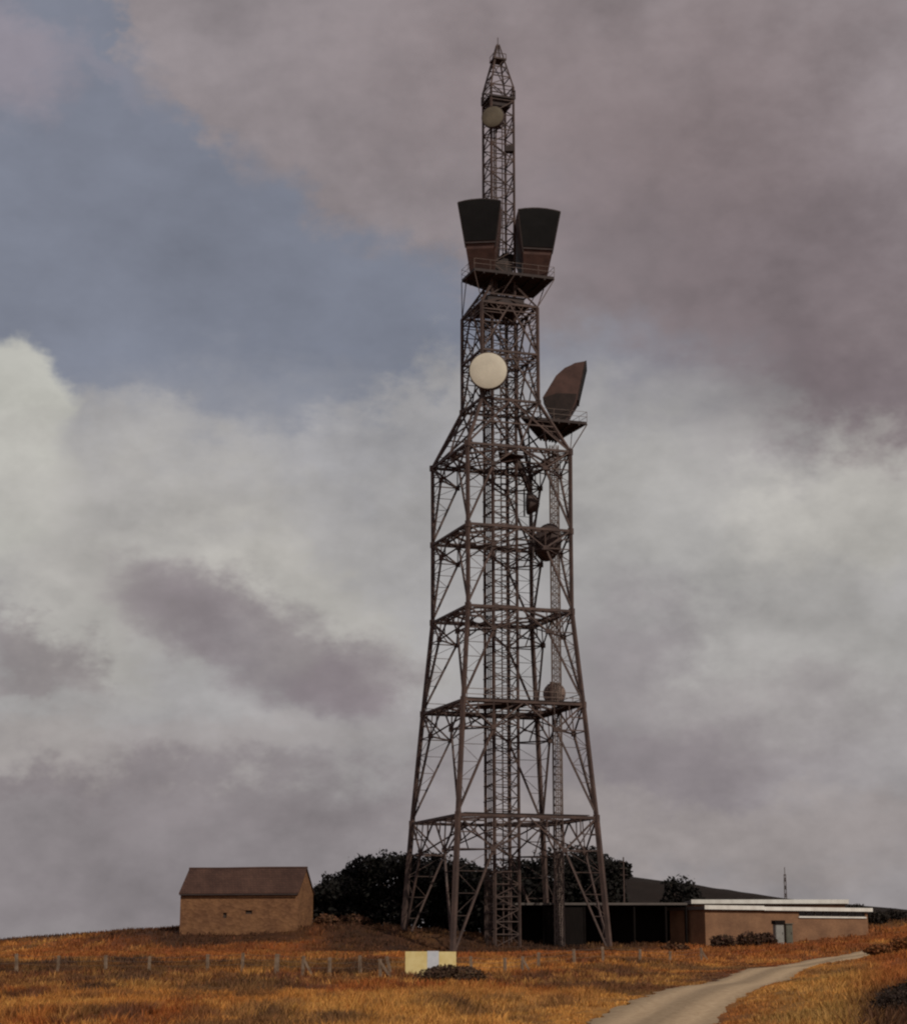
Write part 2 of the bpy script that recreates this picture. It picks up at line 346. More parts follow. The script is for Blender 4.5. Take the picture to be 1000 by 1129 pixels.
# ---------------------------------------------------------------- foliage
def crown(parent, blobs, n, size, col, name='crown', flat=.75):
    """leaf clumps scattered in the shells of several overlapping blobs (cx,cy,cz,rx,ry,rz)"""
    B = np.array(blobs,float); wgt = B[:,3]*B[:,5]; k = rng.choice(len(B), n, p=wgt/wgt.sum())
    d = rng.normal(size=(n,3)); d /= np.linalg.norm(d,axis=1)[:,None]
    r = (.45+.55*rng.random(n)**.5)*(1+.22*(rng.random(n)-.35))
    lump = 1+.28*(fbm(d[:,0]*2.3+k*3.1+5, d[:,2]*2.3+d[:,1]*1.7+k, 3)-.5)*2
    c = B[k,:3]+d*B[k,3:]*(r*lump)[:,None]
    u = rng.normal(size=(n,3)); u /= np.linalg.norm(u,axis=1)[:,None]
    w = np.cross(u, d+rng.normal(size=(n,3))*.7); w /= np.linalg.norm(w,axis=1)[:,None]
    s = size*(.5+rng.random((n,1))); a = u*s; b = w*s*.6
    v = np.stack([c-a, c-b*.9, c+a, c+b],1)
    cc = np.array(col)*(.6+.8*rng.random((n,1)))*(1+(rng.random((n,3))-.5)*.2)
    ii = np.arange(n)[:,None]*4+np.array([[0,1,2,3]])
    return np_mesh(name, v.reshape(-1,3), quads=ii, cols=np.repeat(np.clip(cc,0,1),4,0), m='leaf', parent=parent)
LEAF = (.0085,.007,.0055)
def tree(name, px, top, wpx, Y, label, n=8000, lean=.25, base=None):
    p = at(px, 1048, Y); z0 = hz(p.x, Y); h = at(px, top, Y).z-z0; w = wpx/2155*Y
    root = empty(name, (p.x, Y, z0), label, 'tree', 0, 'trees behind the tower' if name == 'windswept_tree' else None)
    tr = MB(); tip = Vector((lean*h*.2,0,h*.72)); pts = [Vector((0,0,-.4)), Vector((random.uniform(-.15,.15),0,h*.25)), tip*.7+Vector((0,random.uniform(-.2,.2),0)), tip]
    tr.tube(pts, [.26,.2,.14,.05], 8)
    w *= 1.3; blobs = [(tip.x*.8, 0, h*.58, w*.42, w*.42, h*.38),(0,0,h*.2,w*.48,w*.4,h*.26)]
    for i in range(random.randint(8,10)):
        a = random.uniform(0,2*math.pi); rr = random.uniform(.2,.42)*w; zz = h*random.uniform(.2,.86)
        q = Vector((tip.x*zz/h+rr*math.cos(a), rr*math.sin(a), zz)); s0 = pts[1].lerp(pts[2], random.random())
        tr.tube([s0, s0.lerp(q,.55)+Vector((0,0,-.1*h*random.random())), q], [.11,.08,.03], 6)
        br = random.uniform(.17,.27)*w
        blobs.append((q.x,q.y,min(q.z,h-br*.75),br*1.15,br*1.15,br*.75))
    tr.build('trunk','bark',root,True)
    # wind-torn twigs that stand out of the outline
    crown(root, blobs, n, .25, LEAF)
    return root
TREES = [(370,962,48,214,'low dark tree at the barn end of the clump, sloping down to the grass'),
 (398,944,56,219,'dark rounded tree second from the barn in the clump'),
 (432,937,58,215,'tall dark tree between the barn and the tower, behind the outermost left leg'),
 (470,938,56,222,'dense dark tree just left of the nearest tower leg'),
 (505,944,60,225,'dark tree directly behind the nearest tower leg'),
 (532,956,62,221,'lowest dark tree in the dip of the clump behind the central shaft'),
 (566,944,60,219,'dark tree behind the tower just right of the central shaft'),
 (605,934,58,217,'broad dark tree behind the darkest far tower leg'),
 (640,929,56,222,'tallest dark tree behind the right half of the tower'),
 (664,946,42,215,'ragged dark tree at the end of the clump behind the right tower leg')]
for t in TREES: tree('windswept_tree', *t)
def bush(name, px, top, wpx, Y, label, n=1100, col=LEAF, bot=None, cat='bush', size=.16, group=None):
    p = at(px,1048,Y); z0 = hz(p.x,Y); h = max(at(px,top,Y).z-z0, .5); w = wpx/2155*Y
    root = empty(name,(p.x,Y,z0),label,cat,0,group)
    st = MB()
    for i in range(4):
        a = random.uniform(0,6.28); st.tube([(0,0,-.15),(math.cos(a)*w*.12,math.sin(a)*w*.12,h*.3),(math.cos(a)*w*.3,math.sin(a)*w*.25,h*.7)],[.06,.045,.02],6)
    st.build('stem','bark',root,True)
    bl = [(0,0,h*.5,w*.4,w*.4,h*.46)]+[(random.uniform(-.36,.36)*w,random.uniform(-.2,.2)*w,h*random.uniform(.25,.6),w*random.uniform(.14,.24),w*.2,h*random.uniform(.2,.36)) for _ in range(5)]
    crown(root, bl, n, size, col, 'foliage'); return root
tree('round_tree', 752, 964, 37, 243, 'round dark tree standing alone above the flat roofs', 2600, .05)
HC = (.020,.014,.010); BC = (.06,.030,.018)
bush('bracken_clump', 972, 1041, 40, 119, 'rusty bracken clump on the bank where the track disappears', 2600, (.17,.062,.020), size=.10)
bush('bracken_clump', 1000, 1033, 46, 125, 'rusty bracken clump at the right edge above the track', 2600, (.19,.07,.022), size=.10)
bush('gorse_bush', 500, 1064, 92, 86, 'long dark bush hiding the lower edge of the yellow board', 6500, (.066,.036,.021), size=.06)
bush('heather_clump', 1050, 1080, 190, 41, 'very dark heather clump on the bank at the bottom right corner', 13000, (.030,.018,.013), size=.032)
bush('heather_clump', 990, 1108, 80, 37, 'lower dark heather tuft in front of the bigger corner clump', 6000, (.034,.02,.014), size=.03)
bush('shrub', 800, 1030, 30, 193, 'dark shrub nearest the corner of the sunlit brick wall', 900, BC)
bush('shrub', 826, 1027, 34, 195, 'middle dark shrub against the sunlit brick wall', 900, BC)
bush('shrub', 846, 1027, 20, 197, 'small dark shrub beside the pale grey cabinet', 700, BC)
bush('hedge_bush', 968, 1003, 26, 226, 'dark bush just past the far end of the brick annexe', 1000, HC)
bush('hedge_bush', 988, 1002, 30, 230, 'dark hedge bush at the right edge below the skyline', 1000, HC)
bush('hedge_bush', 945, 996, 36, 236, 'low dark bush showing above the annexe roof end', 1000, HC)
bush('bracken_clump', 745, 1040, 34, 178, 'brown bracken clump at the foot of the shaded end wall', 1100, (.10,.045,.022))
bush('bracken_clump', 360, 1008, 30, 209, 'brown bracken clump between the barn gable and the trees', 1100, (.10,.045,.022))
bush('bracken_clump', 390, 1008, 36, 211, 'brown bracken clump under the lowest trees', 1100, (.085,.04,.022))

# ---------------------------------------------------------------- the lattice tower
TA = R(19.0); E1 = Vector((math.cos(TA),math.sin(TA),0)); E2 = Vector((-math.sin(TA),math.cos(TA),0))
TC = Vector((5.02,198.5,0)); GZ = 1.6
tower = empty('lattice_tower', (TC.x,TC.y,GZ), 'tall brown steel lattice radio tower on four splayed legs, carrying dishes and horns', 'radio tower')
TO = Vector((TC.x,TC.y,GZ))
def nz(ny, s): return at(515, ny, TC.y-s/2*(E1.y+E2.y)).z
def corner(i, s, z):
    a,b = ((-1,1),(-1,-1),(1,-1),(1,1))[i]; return Vector((0,0,0))+E1*(a*s/2)+E2*(b*s/2)+Vector((0,0,z-GZ))
LV = [(GZ-.6,16.55)]+[(nz(ny,s),s) for ny,s in ((898,14.75),(771,13.0),(667,11.4),(577,11.4),(488,11.5))]
ZU0, ZU1, SU = nz(438,6.4), nz(332,6.4), 6.4; ZU05 = (ZU0+ZU1)/2
# legs: one mesh each, from the ground to the head of the upper stage
for i in range(4):
    b = MB(); pts = [corner(i,s,z) for z,s in LV]+[corner(i,SU,ZU0)]
    ws = [.44,.38,.35,.33,.31,.29,.28]
    for k in range(len(pts)-1): b.bar(pts[k],pts[k+1],ws[k],roll=TA)
    b.bar(pts[-1],corner(i,SU,ZU1),.28,roll=TA)
    for k,p in enumerate(pts[1:]): b.bar(p-Vector((0,0,.35)), p+Vector((0,0,.3)), .46, roll=TA)
    b.bar(pts[0]+Vector((0,0,-.6)),pts[0]+Vector((0,0,.75)),1.25)       # concrete footing stub
    b.build('leg','steel',tower)
def lerp(a,b,t): return a+(b-a)*t
def face_brace(A0,B0,A1,B1,kf=.25,kh=.235,wd=.17):
    """portal bracing of one face between two belts: two knees, laced legs, struts to the belt"""
    b = MB(); mid = (A1+B1)/2
    for (P0,P1,Q0,Q1) in ((A0,A1,B0,B1),(B0,B1,A0,A1)):
        low = lerp(P1,P0,kh); K = lerp(low, lerp(Q1,Q0,kh), kf)
        b.bar(P0+(P1-P0)*.03,K,wd*1.15); b.bar(K,P1,wd*.9); b.bar(K,low,wd*.6); b.bar(K,lerp(P1,Q1,.25),wd*.6); b.bar(K,mid,wd*.8)
        b.box(K-Vector((.26,.26,.22)),K+Vector((.26,.26,.22)))
        n = 5; pr = None
        for j in range(1,n+1):
            t = j/n; L_ = lerp(P0,low,t); D_ = lerp(P0,K,t)
            if j < n: b.bar(L_,D_,.055)
            if pr is not None: b.bar(pr[0] if j%2 else pr[1], D_ if j%2 else L_, .045)
            pr = (L_,D_)
        b.bar(lerp(K,mid,.5), lerp(P1,Q1,.36), .11); b.bar(lerp(K,P1,.5), lerp(P1,Q1,.12), .1); b.bar(lerp(K,P1,.5), lerp(P1,low,.5), .1)
    return b, None
def hip(A0,A1,B0,B1,D0,D1,kf=.25,kh=.235):
    a = lerp(A1,A0,kh); return lerp(a,lerp(B1,B0,kh),kf), lerp(a,lerp(D1,D0,kh),kf)
for k in range(len(LV)-1):
    (z0,s0),(z1,s1) = LV[k],LV[k+1]
    lo = [corner(i,s0,z0) for i in range(4)]; up = [corner(i,s1,z1) for i in range(4)]
    for i in range(4):
        j = (i+1)%4; b,_ = face_brace(lo[i],lo[j],up[i],up[j]); b.build('portal_brace','steel',tower)
    b = MB(); c1 = Vector((0,0,z1-GZ))
    for i in range(4):
        j = (i+1)%4; h = (i+3)%4
        b.bar(up[i],up[j],.22,.26); dn = Vector((0,0,-.95)); inn = (c1-(up[i]+up[j])/2).normalized()*1.15
        n = 8
        p_in = lerp(up[i],up[j],.1)+inn; q_in = lerp(up[i],up[j],.9)+inn
        b.bar(p_in,q_in,.16)                                           # inner chord of the flat belt girder
        for t in range(n):
            a_ = lerp(up[i],up[j],.04+.92*t/n); c_ = lerp(p_in,q_in,(t+.5)/n); d_ = lerp(up[i],up[j],.04+.92*(t+1)/n)
            b.bar(a_,c_,.09); b.bar(c_,d_,.09)
        m0 = (up[i]+up[j])/2; m1 = (up[j]+up[(j+1)%4])/2; b.bar(m0,m1,.2)   # diamond across the corner
        b.bar(lerp(up[i],up[j],.25), lerp(up[i],up[h],.25), .13)
        ka,kb = hip(lo[i],up[i],lo[j],up[j],lo[h],up[h]); b.bar(ka,kb,.15)   # hip ties between the knees of one leg
        b.bar(ka,(m0+m1)/2,.13); b.bar(kb,lerp(m0,c1,.45),.12); b.bar(lerp(ka,kb,.5),up[i],.1)
        b.bar(m0,lerp(m0,c1,.75),.16)
    b.build('belt_girder','steel',tower)
# sloping shoulder stage between the last belt and the upper stage
(z0,s0) = LV[-1]
lo = [corner(i,s0,z0) for i in range(4)]; up = [corner(i,SU,ZU0) for i in range(4)]
for i in range(4):
    j = (i+1)%4; b = MB(); m0 = (lo[i]+lo[j])/2; m1 = (up[i]+up[j])/2
    b.bar(lo[i],m1,.17); b.bar(lo[j],m1,.17); b.bar(up[i],m0,.15); b.bar(up[j],m0,.15)
    b.bar(up[i],up[j],.24); b.bar(lerp(lo[i],up[i],.5),lerp(lo[j],up[j],.5),.13)
    for t in (.2,.4,.6,.8): b.bar(lerp(lo[i],up[i],t),lerp(lo[i],m1,t),.075); b.bar(lerp(lo[j],up[j],t),lerp(lo[j],m1,t),.075)
    b.build('shoulder_brace','steel',tower)
# upper stage
zs = [ZU0,ZU05,ZU1]
for i in range(4):
    j = (i+1)%4; b = MB()
    for k in range(2):
        A0,B0,A1,B1 = corner(i,SU,zs[k]),corner(j,SU,zs[k]),corner(i,SU,zs[k+1]),corner(j,SU,zs[k+1]); mt = (A1+B1)/2; mb = (A0+B0)/2
        b.bar(A1,B1,.22); b.bar(A0,mt,.17); b.bar(B0,mt,.17)
        for P0,P1,Q in ((A0,A1,mt),(B0,B1,mt)):
            for t in (.2,.4,.6,.8): b.bar(lerp(P0,P1,t),lerp(P0,Q,t),.08)
            for t in (.2,.4,.6): b.bar(lerp(P0,P1,t+.2),lerp(P0,Q,t),.075)
            b.bar(lerp(P0,Q,.5),mb,.11); b.bar(lerp(P0,Q,.75),lerp(P1,mt,.5),.08)
        b.bar(lerp(A1,B1,.0)+Vector((0,0,-.75)),lerp(A1,B1,1)+Vector((0,0,-.75)),.12)
        for t in range(8): b.bar(lerp(A1,B1,t/8)+Vector((0,0,0 if t%2 else -.75)),lerp(A1,B1,(t+1)/8)+Vector((0,0,-.75 if t%2 else 0)),.07)
    b.build('upper_stage_brace','steel',tower)
for z in (ZU0,ZU05,ZU1):
    b = MB(); u4 = [corner(i,SU,z-.12) for i in range(4)]; b.bar(u4[0],u4[2],.14); b.bar(u4[1],u4[3],.15)
    for i in range(4): b.bar((u4[i]+u4[(i+1)%4])/2,(u4[(i+1)%4]+u4[(i+2)%4])/2,.13)
    b.build('plan_brace','steel',tower)
# central shaft, ground to mast
SC = 2.65
ZM1 = nz(92,SC)
b = MB(); zz = GZ-.5; zend = ZU1; k = 0
for i in range(4): b.bar(corner(i,SC,zz),corner(i,SC,zend),.24,roll=TA)
while zz < zend-1.2:
    z2 = zz+1.25
    for i in range(4):
        j = (i+1)%4; b.bar(corner(i,SC,z2),corner(j,SC,z2),.085)
        if i != 0: b.bar(corner(i if k%2 else j,SC,zz),corner(j if k%2 else i,SC,z2),.075)
    zz = z2; k += 1
b.build('central_shaft','steel',tower)
b = MB()
for t in (.08,.29,.5,.71,.92): b.tube([lerp(corner(0,SC+.3,GZ-.3),corner(1,SC+.3,GZ-.3),t),lerp(corner(0,SC+.3,ZU1),corner(1,SC+.3,ZU1),t)],.065,6)
for z in np.arange(GZ+1,ZU1,1.6): b.bar(corner(0,SC+.3,z),corner(1,SC+.3,z),.1)
b.build('feeder_run','steel',tower)
b = MB()
for t in (.35,.62): b.bar(lerp(corner(1,SC-.5,GZ-.3),corner(2,SC-.5,GZ-.3),t),lerp(corner(1,SC-.5,ZU1),corner(2,SC-.5,ZU1),t),.11)
for z in np.arange(GZ,ZU1,.62): b.bar(lerp(corner(1,SC-.5,z),corner(2,SC-.5,z),.35),lerp(corner(1,SC-.5,z),corner(2,SC-.5,z),.62),.07)
b.build('ladder','steel',tower)
# second, slimmer lattice riser near the right leg
b = MB(); rp = Vector((gx(617,201)-TC.x, 2.5, 0)); zt = nz(470,9)-GZ
cs_ = [rp+Vector((a,c,0)) for a,c in ((-.45,-.45),(.45,-.45),(.45,.45),(-.45,.45))]
for c in cs_: b.bar(c+Vector((0,0,-.4)),c+Vector((0,0,zt)),.12)
for n_,z in enumerate(np.arange(0,zt-.8,.8)):
    for i in range(4):
        p,q2 = cs_[i],cs_[(i+1)%4]; b.bar(p+Vector((0,0,z)),q2+Vector((0,0,z)),.06); b.bar((p if n_%2 else q2)+Vector((0,0,z)),(q2 if n_%2 else p)+Vector((0,0,z+.8)),.06)
for t in (.25,.5,.75): b.tube([lerp(cs_[0],cs_[1],t)+Vector((0,-.05,0)),lerp(cs_[0],cs_[1],t)+Vector((0,-.05,zt))],.06,6)
b.build('feeder_riser','steel_pale',tower)
# mast above the upper stage
b = MB(); zz = ZU1
for i in range(4): b.bar(corner(i,SC,ZU1-.3),corner(i,SC,ZM1),.2,roll=TA)
k = 0; hh = (ZM1-ZU1)/15
for k in range(15):
    z0_,z1_ = ZU1+hh*k, ZU1+hh*(k+1)
    for i in range(4):
        j = (i+1)%4; b.bar(corner(i,SC,z1_),corner(j,SC,z1_),.10); b.bar(corner(i if k%2 else j,SC,z0_),corner(j if k%2 else i,SC,z1_),.10)
        if k%2 == 0: b.bar(corner(i,SC,z0_+hh*.5),(corner(i,SC,z0_)+corner(j,SC,z1_))/2,.06)
b.build('mast','steel',tower)
b = MB()
for t,r_ in ((.15,.09),(.3,.09),(.8,.07)): b.tube([lerp(corner(1,SC-.3,ZU1),corner(3,SC-.3,ZU1),t),lerp(corner(1,SC-.3,ZM1-3),corner(3,SC-.3,ZM1-3),t)],r_,6)
for z in np.arange(ZU1,ZM1-3,.55): b.bar(lerp(corner(1,SC-.3,z),corner(3,SC-.3,z),.15),lerp(corner(1,SC-.3,z),corner(3,SC-.3,z),.3),.05)
b.build('mast_ladder','steel',tower)
# ring platform near the mast top, then the tapering spire
zr = nz(106,SC)
b = MB(); b.prism([tuple(corner(i,3.0,0))[:2] for i in range(4)], zr-GZ, zr-GZ+.22); b.prism([tuple(corner(i,2.2,0))[:2] for i in range(4)], zr-GZ-.85, zr-GZ-.004)
for i in range(4):
    for dz in (.5,1.0): b.bar(corner(i,2.95,zr+dz),corner((i+1)%4,2.95,zr+dz),.06)
    b.bar(corner(i,2.95,zr),corner(i,2.95,zr+1.05),.07)
b.build('top_platform','deck',tower)
b = MB(); ZS = nz(64,1.05); ZT = nz(49,.2)
for i in range(4):
    j = (i+1)%4; b.bar(corner(i,SC,ZM1),corner(i,1.05,ZS),.16); b.bar(corner(i,1.05,ZS),corner(i,.22,ZT),.13)
    for t in (.35,.7,1): b.bar(lerp(corner(i,SC,ZM1),corner(i,1.05,ZS),t),lerp(corner(j,SC,ZM1),corner(j,1.05,ZS),t),.10)
    b.bar(corner(i,SC,ZM1),lerp(corner(j,SC,ZM1),corner(j,1.05,ZS),.35),.08); b.bar(lerp(corner(i,SC,ZM1),corner(i,1.05,ZS),.35),corner(j,1.05,ZS),.08)
b.prism([tuple(corner(i,1.5,0))[:2] for i in range(4)], ZS-GZ-.12, ZS-GZ+.06); b.bar(corner(0,1.4,ZS+.6),corner(1,1.4,ZS+.6),.06); b.bar(corner(2,1.4,ZS+.6),corner(1,1.4,ZS+.6),.06)
for i in range(4): b.bar(corner(i,1.4,ZS),corner(i,1.4,ZS+.62),.06)
b.tube([(0,0,ZS-GZ),(0,0,ZT-GZ+.9)],.05,6)
b.build('spire','steel',tower)
b = MB(); e = corner(2,SC,nz(162,SC)); b.box(e+Vector((-.95,-.5,-.3)), e+Vector((-.05,.3,.35))); b.build('equipment_box','deck',tower)
# head deck
b = MB(); b.prism([tuple(corner(i,5.4,0))[:2] for i in range(4)], ZU1-GZ+.2, ZU1-GZ+.34); b.prism([tuple(corner(i,4.2,0))[:2] for i in range(4)], ZU1-GZ+.344, ZU1-GZ+1.3); b.build('head_deck','deck',tower)
b = MB()
for i in range(4):
    j = (i+1)%4; b.bar(corner(i,SU,ZU1),corner(i,SC,ZU1+3.0),.2); b.bar(corner(i,SU,ZU1),corner(j,SC,ZU1+1.6),.11); b.bar(corner(j,SU,ZU1),corner(i,SC,ZU1+1.6),.11)
    b.bar(corner(i,4.6,ZU1+1.35),corner(j,4.6,ZU1+1.35),.12)
b.build('head_brace','steel',tower)
# horn platforms
def platform(pix, z, holes=(), struts=(), rail=True, thick=.3):
    P = [atz(a,c,z)-TO for a,c in pix]; b = MB(); b.prism([(p.x,p.y) for p in P], z-GZ, z-GZ+thick)
    n = len(P)
    for t in np.linspace(.12,.88,6): b.bar(lerp(P[0],P[1],t)+Vector((0,0,-.1)), lerp(P[-1],P[2],t)+Vector((0,0,-.1)), .16)
    o = b.build('platform','deck',tower)
    r = MB()
    for i in range(n):
        a,c = P[i]+Vector((0,0,thick)),P[(i+1)%n]+Vector((0,0,thick)); m_ = max(1,int((c-a).length/1.6))
        for dz in (.55,1.1): r.bar(a+Vector((0,0,dz)),c+Vector((0,0,dz)),.035)
        for t in range(m_): p = lerp(a,c,t/m_); r.bar(p,p+Vector((0,0,1.12)),.04)
    r.build('railing','steel_pale',o)
    for a,c in struts: s = MB(); s.bar(a,c,.09); s.build('strut','steel',o)
    return P
ZP = 73.55
px_pl = [(523,298),(611,308),(588,329),(548,325),(509,311)]
Pw = [atz(a,c,ZP)-TO for a,c in px_pl]
platform(px_pl, ZP, struts=[(Pw[4],corner(0,SU,ZU1)),(Pw[0],corner(1,SU,ZU1)),(Pw[1],corner(2,SU,ZU1)),(Pw[2],corner(3,SU,ZU1)),(lerp(Pw[0],Pw[1],.5),corner(1,SC,ZU1)),(lerp(Pw[1],Pw[2],.5),corner(2,SU,ZU1)),(lerp(Pw[4],Pw[0],.4),corner(0,SU,ZU1))])
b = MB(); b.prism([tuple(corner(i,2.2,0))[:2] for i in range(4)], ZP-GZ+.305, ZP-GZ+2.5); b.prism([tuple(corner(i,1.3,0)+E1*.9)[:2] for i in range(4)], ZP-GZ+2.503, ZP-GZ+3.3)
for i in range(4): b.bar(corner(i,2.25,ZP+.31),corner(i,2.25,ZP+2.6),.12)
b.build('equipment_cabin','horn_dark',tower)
ZQ = 57.6
px_q = [(574,461),(647,468),(614,487),(594,484)]
Qw = [atz(a,c,ZQ)-TO for a,c in px_q]
platform(px_q, ZQ, struts=[(Qw[1],corner(2,s0,LV[-1][0])),(Qw[2],corner(3,s0,LV[-1][0])),(lerp(Qw[1],Qw[2],.5),corner(2,s0,LV[-1][0])),(Qw[0],corner(2,SU,ZU0))])
# walkway decks on two belts
def walkway(k, frac0, frac1, sides, rail=True):
    z,s = LV[k]; b = MB(); r = MB()
    for i in sides:
        j = (i+1)%4; a = lerp(corner(i,s,z),corner(j,s,z),frac0); c = lerp(corner(i,s,z),corner(j,s,z),frac1); inn = (Vector((0,0,z-GZ))-(a+c)/2).normalized()*1.25
        b.prism([tuple(p)[:2] for p in (a,c,c+inn,a+inn)], z-GZ+.2, z-GZ+.27)
        for dz in (.6,1.15): r.bar(a+Vector((0,0,dz)),c+Vector((0,0,dz)),.06)
        for t in np.linspace(0,1,6): p = lerp(a,c,t); r.bar(p,p+Vector((0,0,1.2)),.07)
    o = b.build('walkway','deck',tower)
    if rail: r.build('railing','steel_pale',o)
walkway(2,.03,.97,(1,2,3)); walkway(1,.05,.95,(1,),False)
b = MB(); z,s = LV[5]; b.prism([tuple(p)[:2] for p in (corner(1,5.5,z)+E1*1.5,corner(2,4.2,z),corner(3,3.4,z),corner(0,2.2,z)+E1*1.5)], z-GZ+.1, z-GZ+.22); b.build('rest_deck','deck',tower)
z,s = LV[2]; b = MB(); b.prism([tuple(corner(i,4.6,0))[:2] for i in range(4)], z-GZ+.3, z-GZ+.4); b.build('shaft_deck','deck',tower)
# waveguide hanging in a curve from the shoulder to the side dish
b = MB(); wp = [at(px_,py_,200.5)-TO for px_,py_ in ((556,498),(566,506),(574,517),(580,530),(584,543))]
b.tube(wp,[.26,.34,.38,.34,.26],8); b.build('waveguide','dish_dark',tower,True)

# ---------------------------------------------------------------- antennas
def dish(name, c, rad, face_az, label, face, body, depth=1.0, drum=True, rib=False, front_mount=False, frame='steel'):
    """drum or open dish; face_az = direction its front looks (degrees, 0 = +y, 90 = +x)"""
    root = empty(name, c, label, 'dish antenna', R(-face_az)+math.pi)
    # local: front looks along -y
    b = MB(); prof = [(0.02,depth*.75),(rad*.35,depth*.7),(rad*.7,depth*.5),(rad*.98,depth*.12),(rad,depth*.05)]
    b.lathe(prof)
    if front_mount: b.lathe([(rad,depth*.05),(rad*1.01,-depth*.1),(rad*.97,-depth*.12)])
    elif drum: b.lathe([(rad,depth*.05),(rad*1.01,-depth*.42),(rad*.97,-depth*.44)])
    else: b.lathe([(rad,depth*.05),(rad*1.02,0),(rad*.97,.02),(rad*.7,depth*.4),(rad*.35,depth*.6),(.02,depth*.65)])
    b.build('reflector', body, root, True)
    if drum:
        f = MB(); k_ = -.3*depth if front_mount else 0; f.lathe([(rad*.985,-depth*.40-k_),(rad*.9,-depth*.46-k_),(rad*.5,-depth*.50-k_),(.01,-depth*.515-k_)]); f.build('radome', face, root, True)
    else:
        f = MB(); 
        for t in (0.5,2.6,4.7): f.bar((rad*.9*math.cos(t),0,rad*.9*math.sin(t)),(0,-rad*.75,0),.06)
        f.lathe([(.01,-rad*.85),(.16,-rad*.8),(.16,-rad*.6),(.01,-rad*.58)],10); f.build('feed_horn', body, root)
    if front_mount:
        m_ = MB(); m_.bar((0,-depth*.32,-rad*1.15),(0,-depth*.32,rad*1.1),.16)
    else:
        m_ = MB(); m_.bar((-rad*.5,depth*.55,-rad*.5),(-rad*.35,depth*1.25,-rad*.55),.13); m_.bar((rad*.5,depth*.55,-rad*.5),(rad*.35,depth*1.25,-rad*.55),.13)
        m_.bar((0,depth*.6,rad*.2),(0,depth*1.35,rad*.15),.15); m_.bar((0,depth*1.3,-rad*1.0),(0,depth*1.3,rad*.9),.2); m_.bar((-rad*.55,depth*1.22,-rad*.55),(rad*.55,depth*1.22,-rad*.55),.14)
    m_.build('mount',frame,root)
    if rib:
        q_ = MB()
        for k in range(8):
            t = k*math.pi/4+.2; q_.bar((rad*.2*math.cos(t),depth*.80,rad*.2*math.sin(t)),(rad*.97*math.cos(t),depth*.2,rad*.97*math.sin(t)),.07,.14)
        q_.build('rib',frame,root)
    return root
def mpp(p): return F/(p.y*CP+(p.z-ZC)*SP)       # pixels per metre at a point
p = at(538.5,410,TC.y-SU/2*(E1.y+E2.y)-.6); big = dish('drum_dish', p, 21.3/mpp(p), 183, 'large round cream drum dish on the upper stage of the tower', 'dish','steel', 1.2)
b = MB(); 
p2 = at(544,130,TC.y-2.4); dish('drum_dish', p2, 12.6/mpp(p2), 196, 'small dull ochre drum dish near the tip of the mast', 'dish_dull','dish_dark', .9)
p3 = at(583,555,200.3); dish('side_dish', p3, 12.5/mpp(p3), 268, 'dark dish seen edge on below the shoulder, its round back bulging right', 'dish_dark','dish_dark', 1.55, front_mount=True, frame='deck')
p4 = at(604,598,197.0); dish('backward_dish', p4, 21/mpp(p4), 48, 'big dark brown dish on the fourth belt, showing its ribbed back', 'dish_dark','dish_dark', 1.7, False, True, frame='deck')
p5 = at(611,765,202.0); dish('open_dish', p5, 12.5/mpp(p5), 15, 'paler brown dish standing on the lower walkway by the right leg', 'dish_tan','dish_tan', 1.2, False, True)

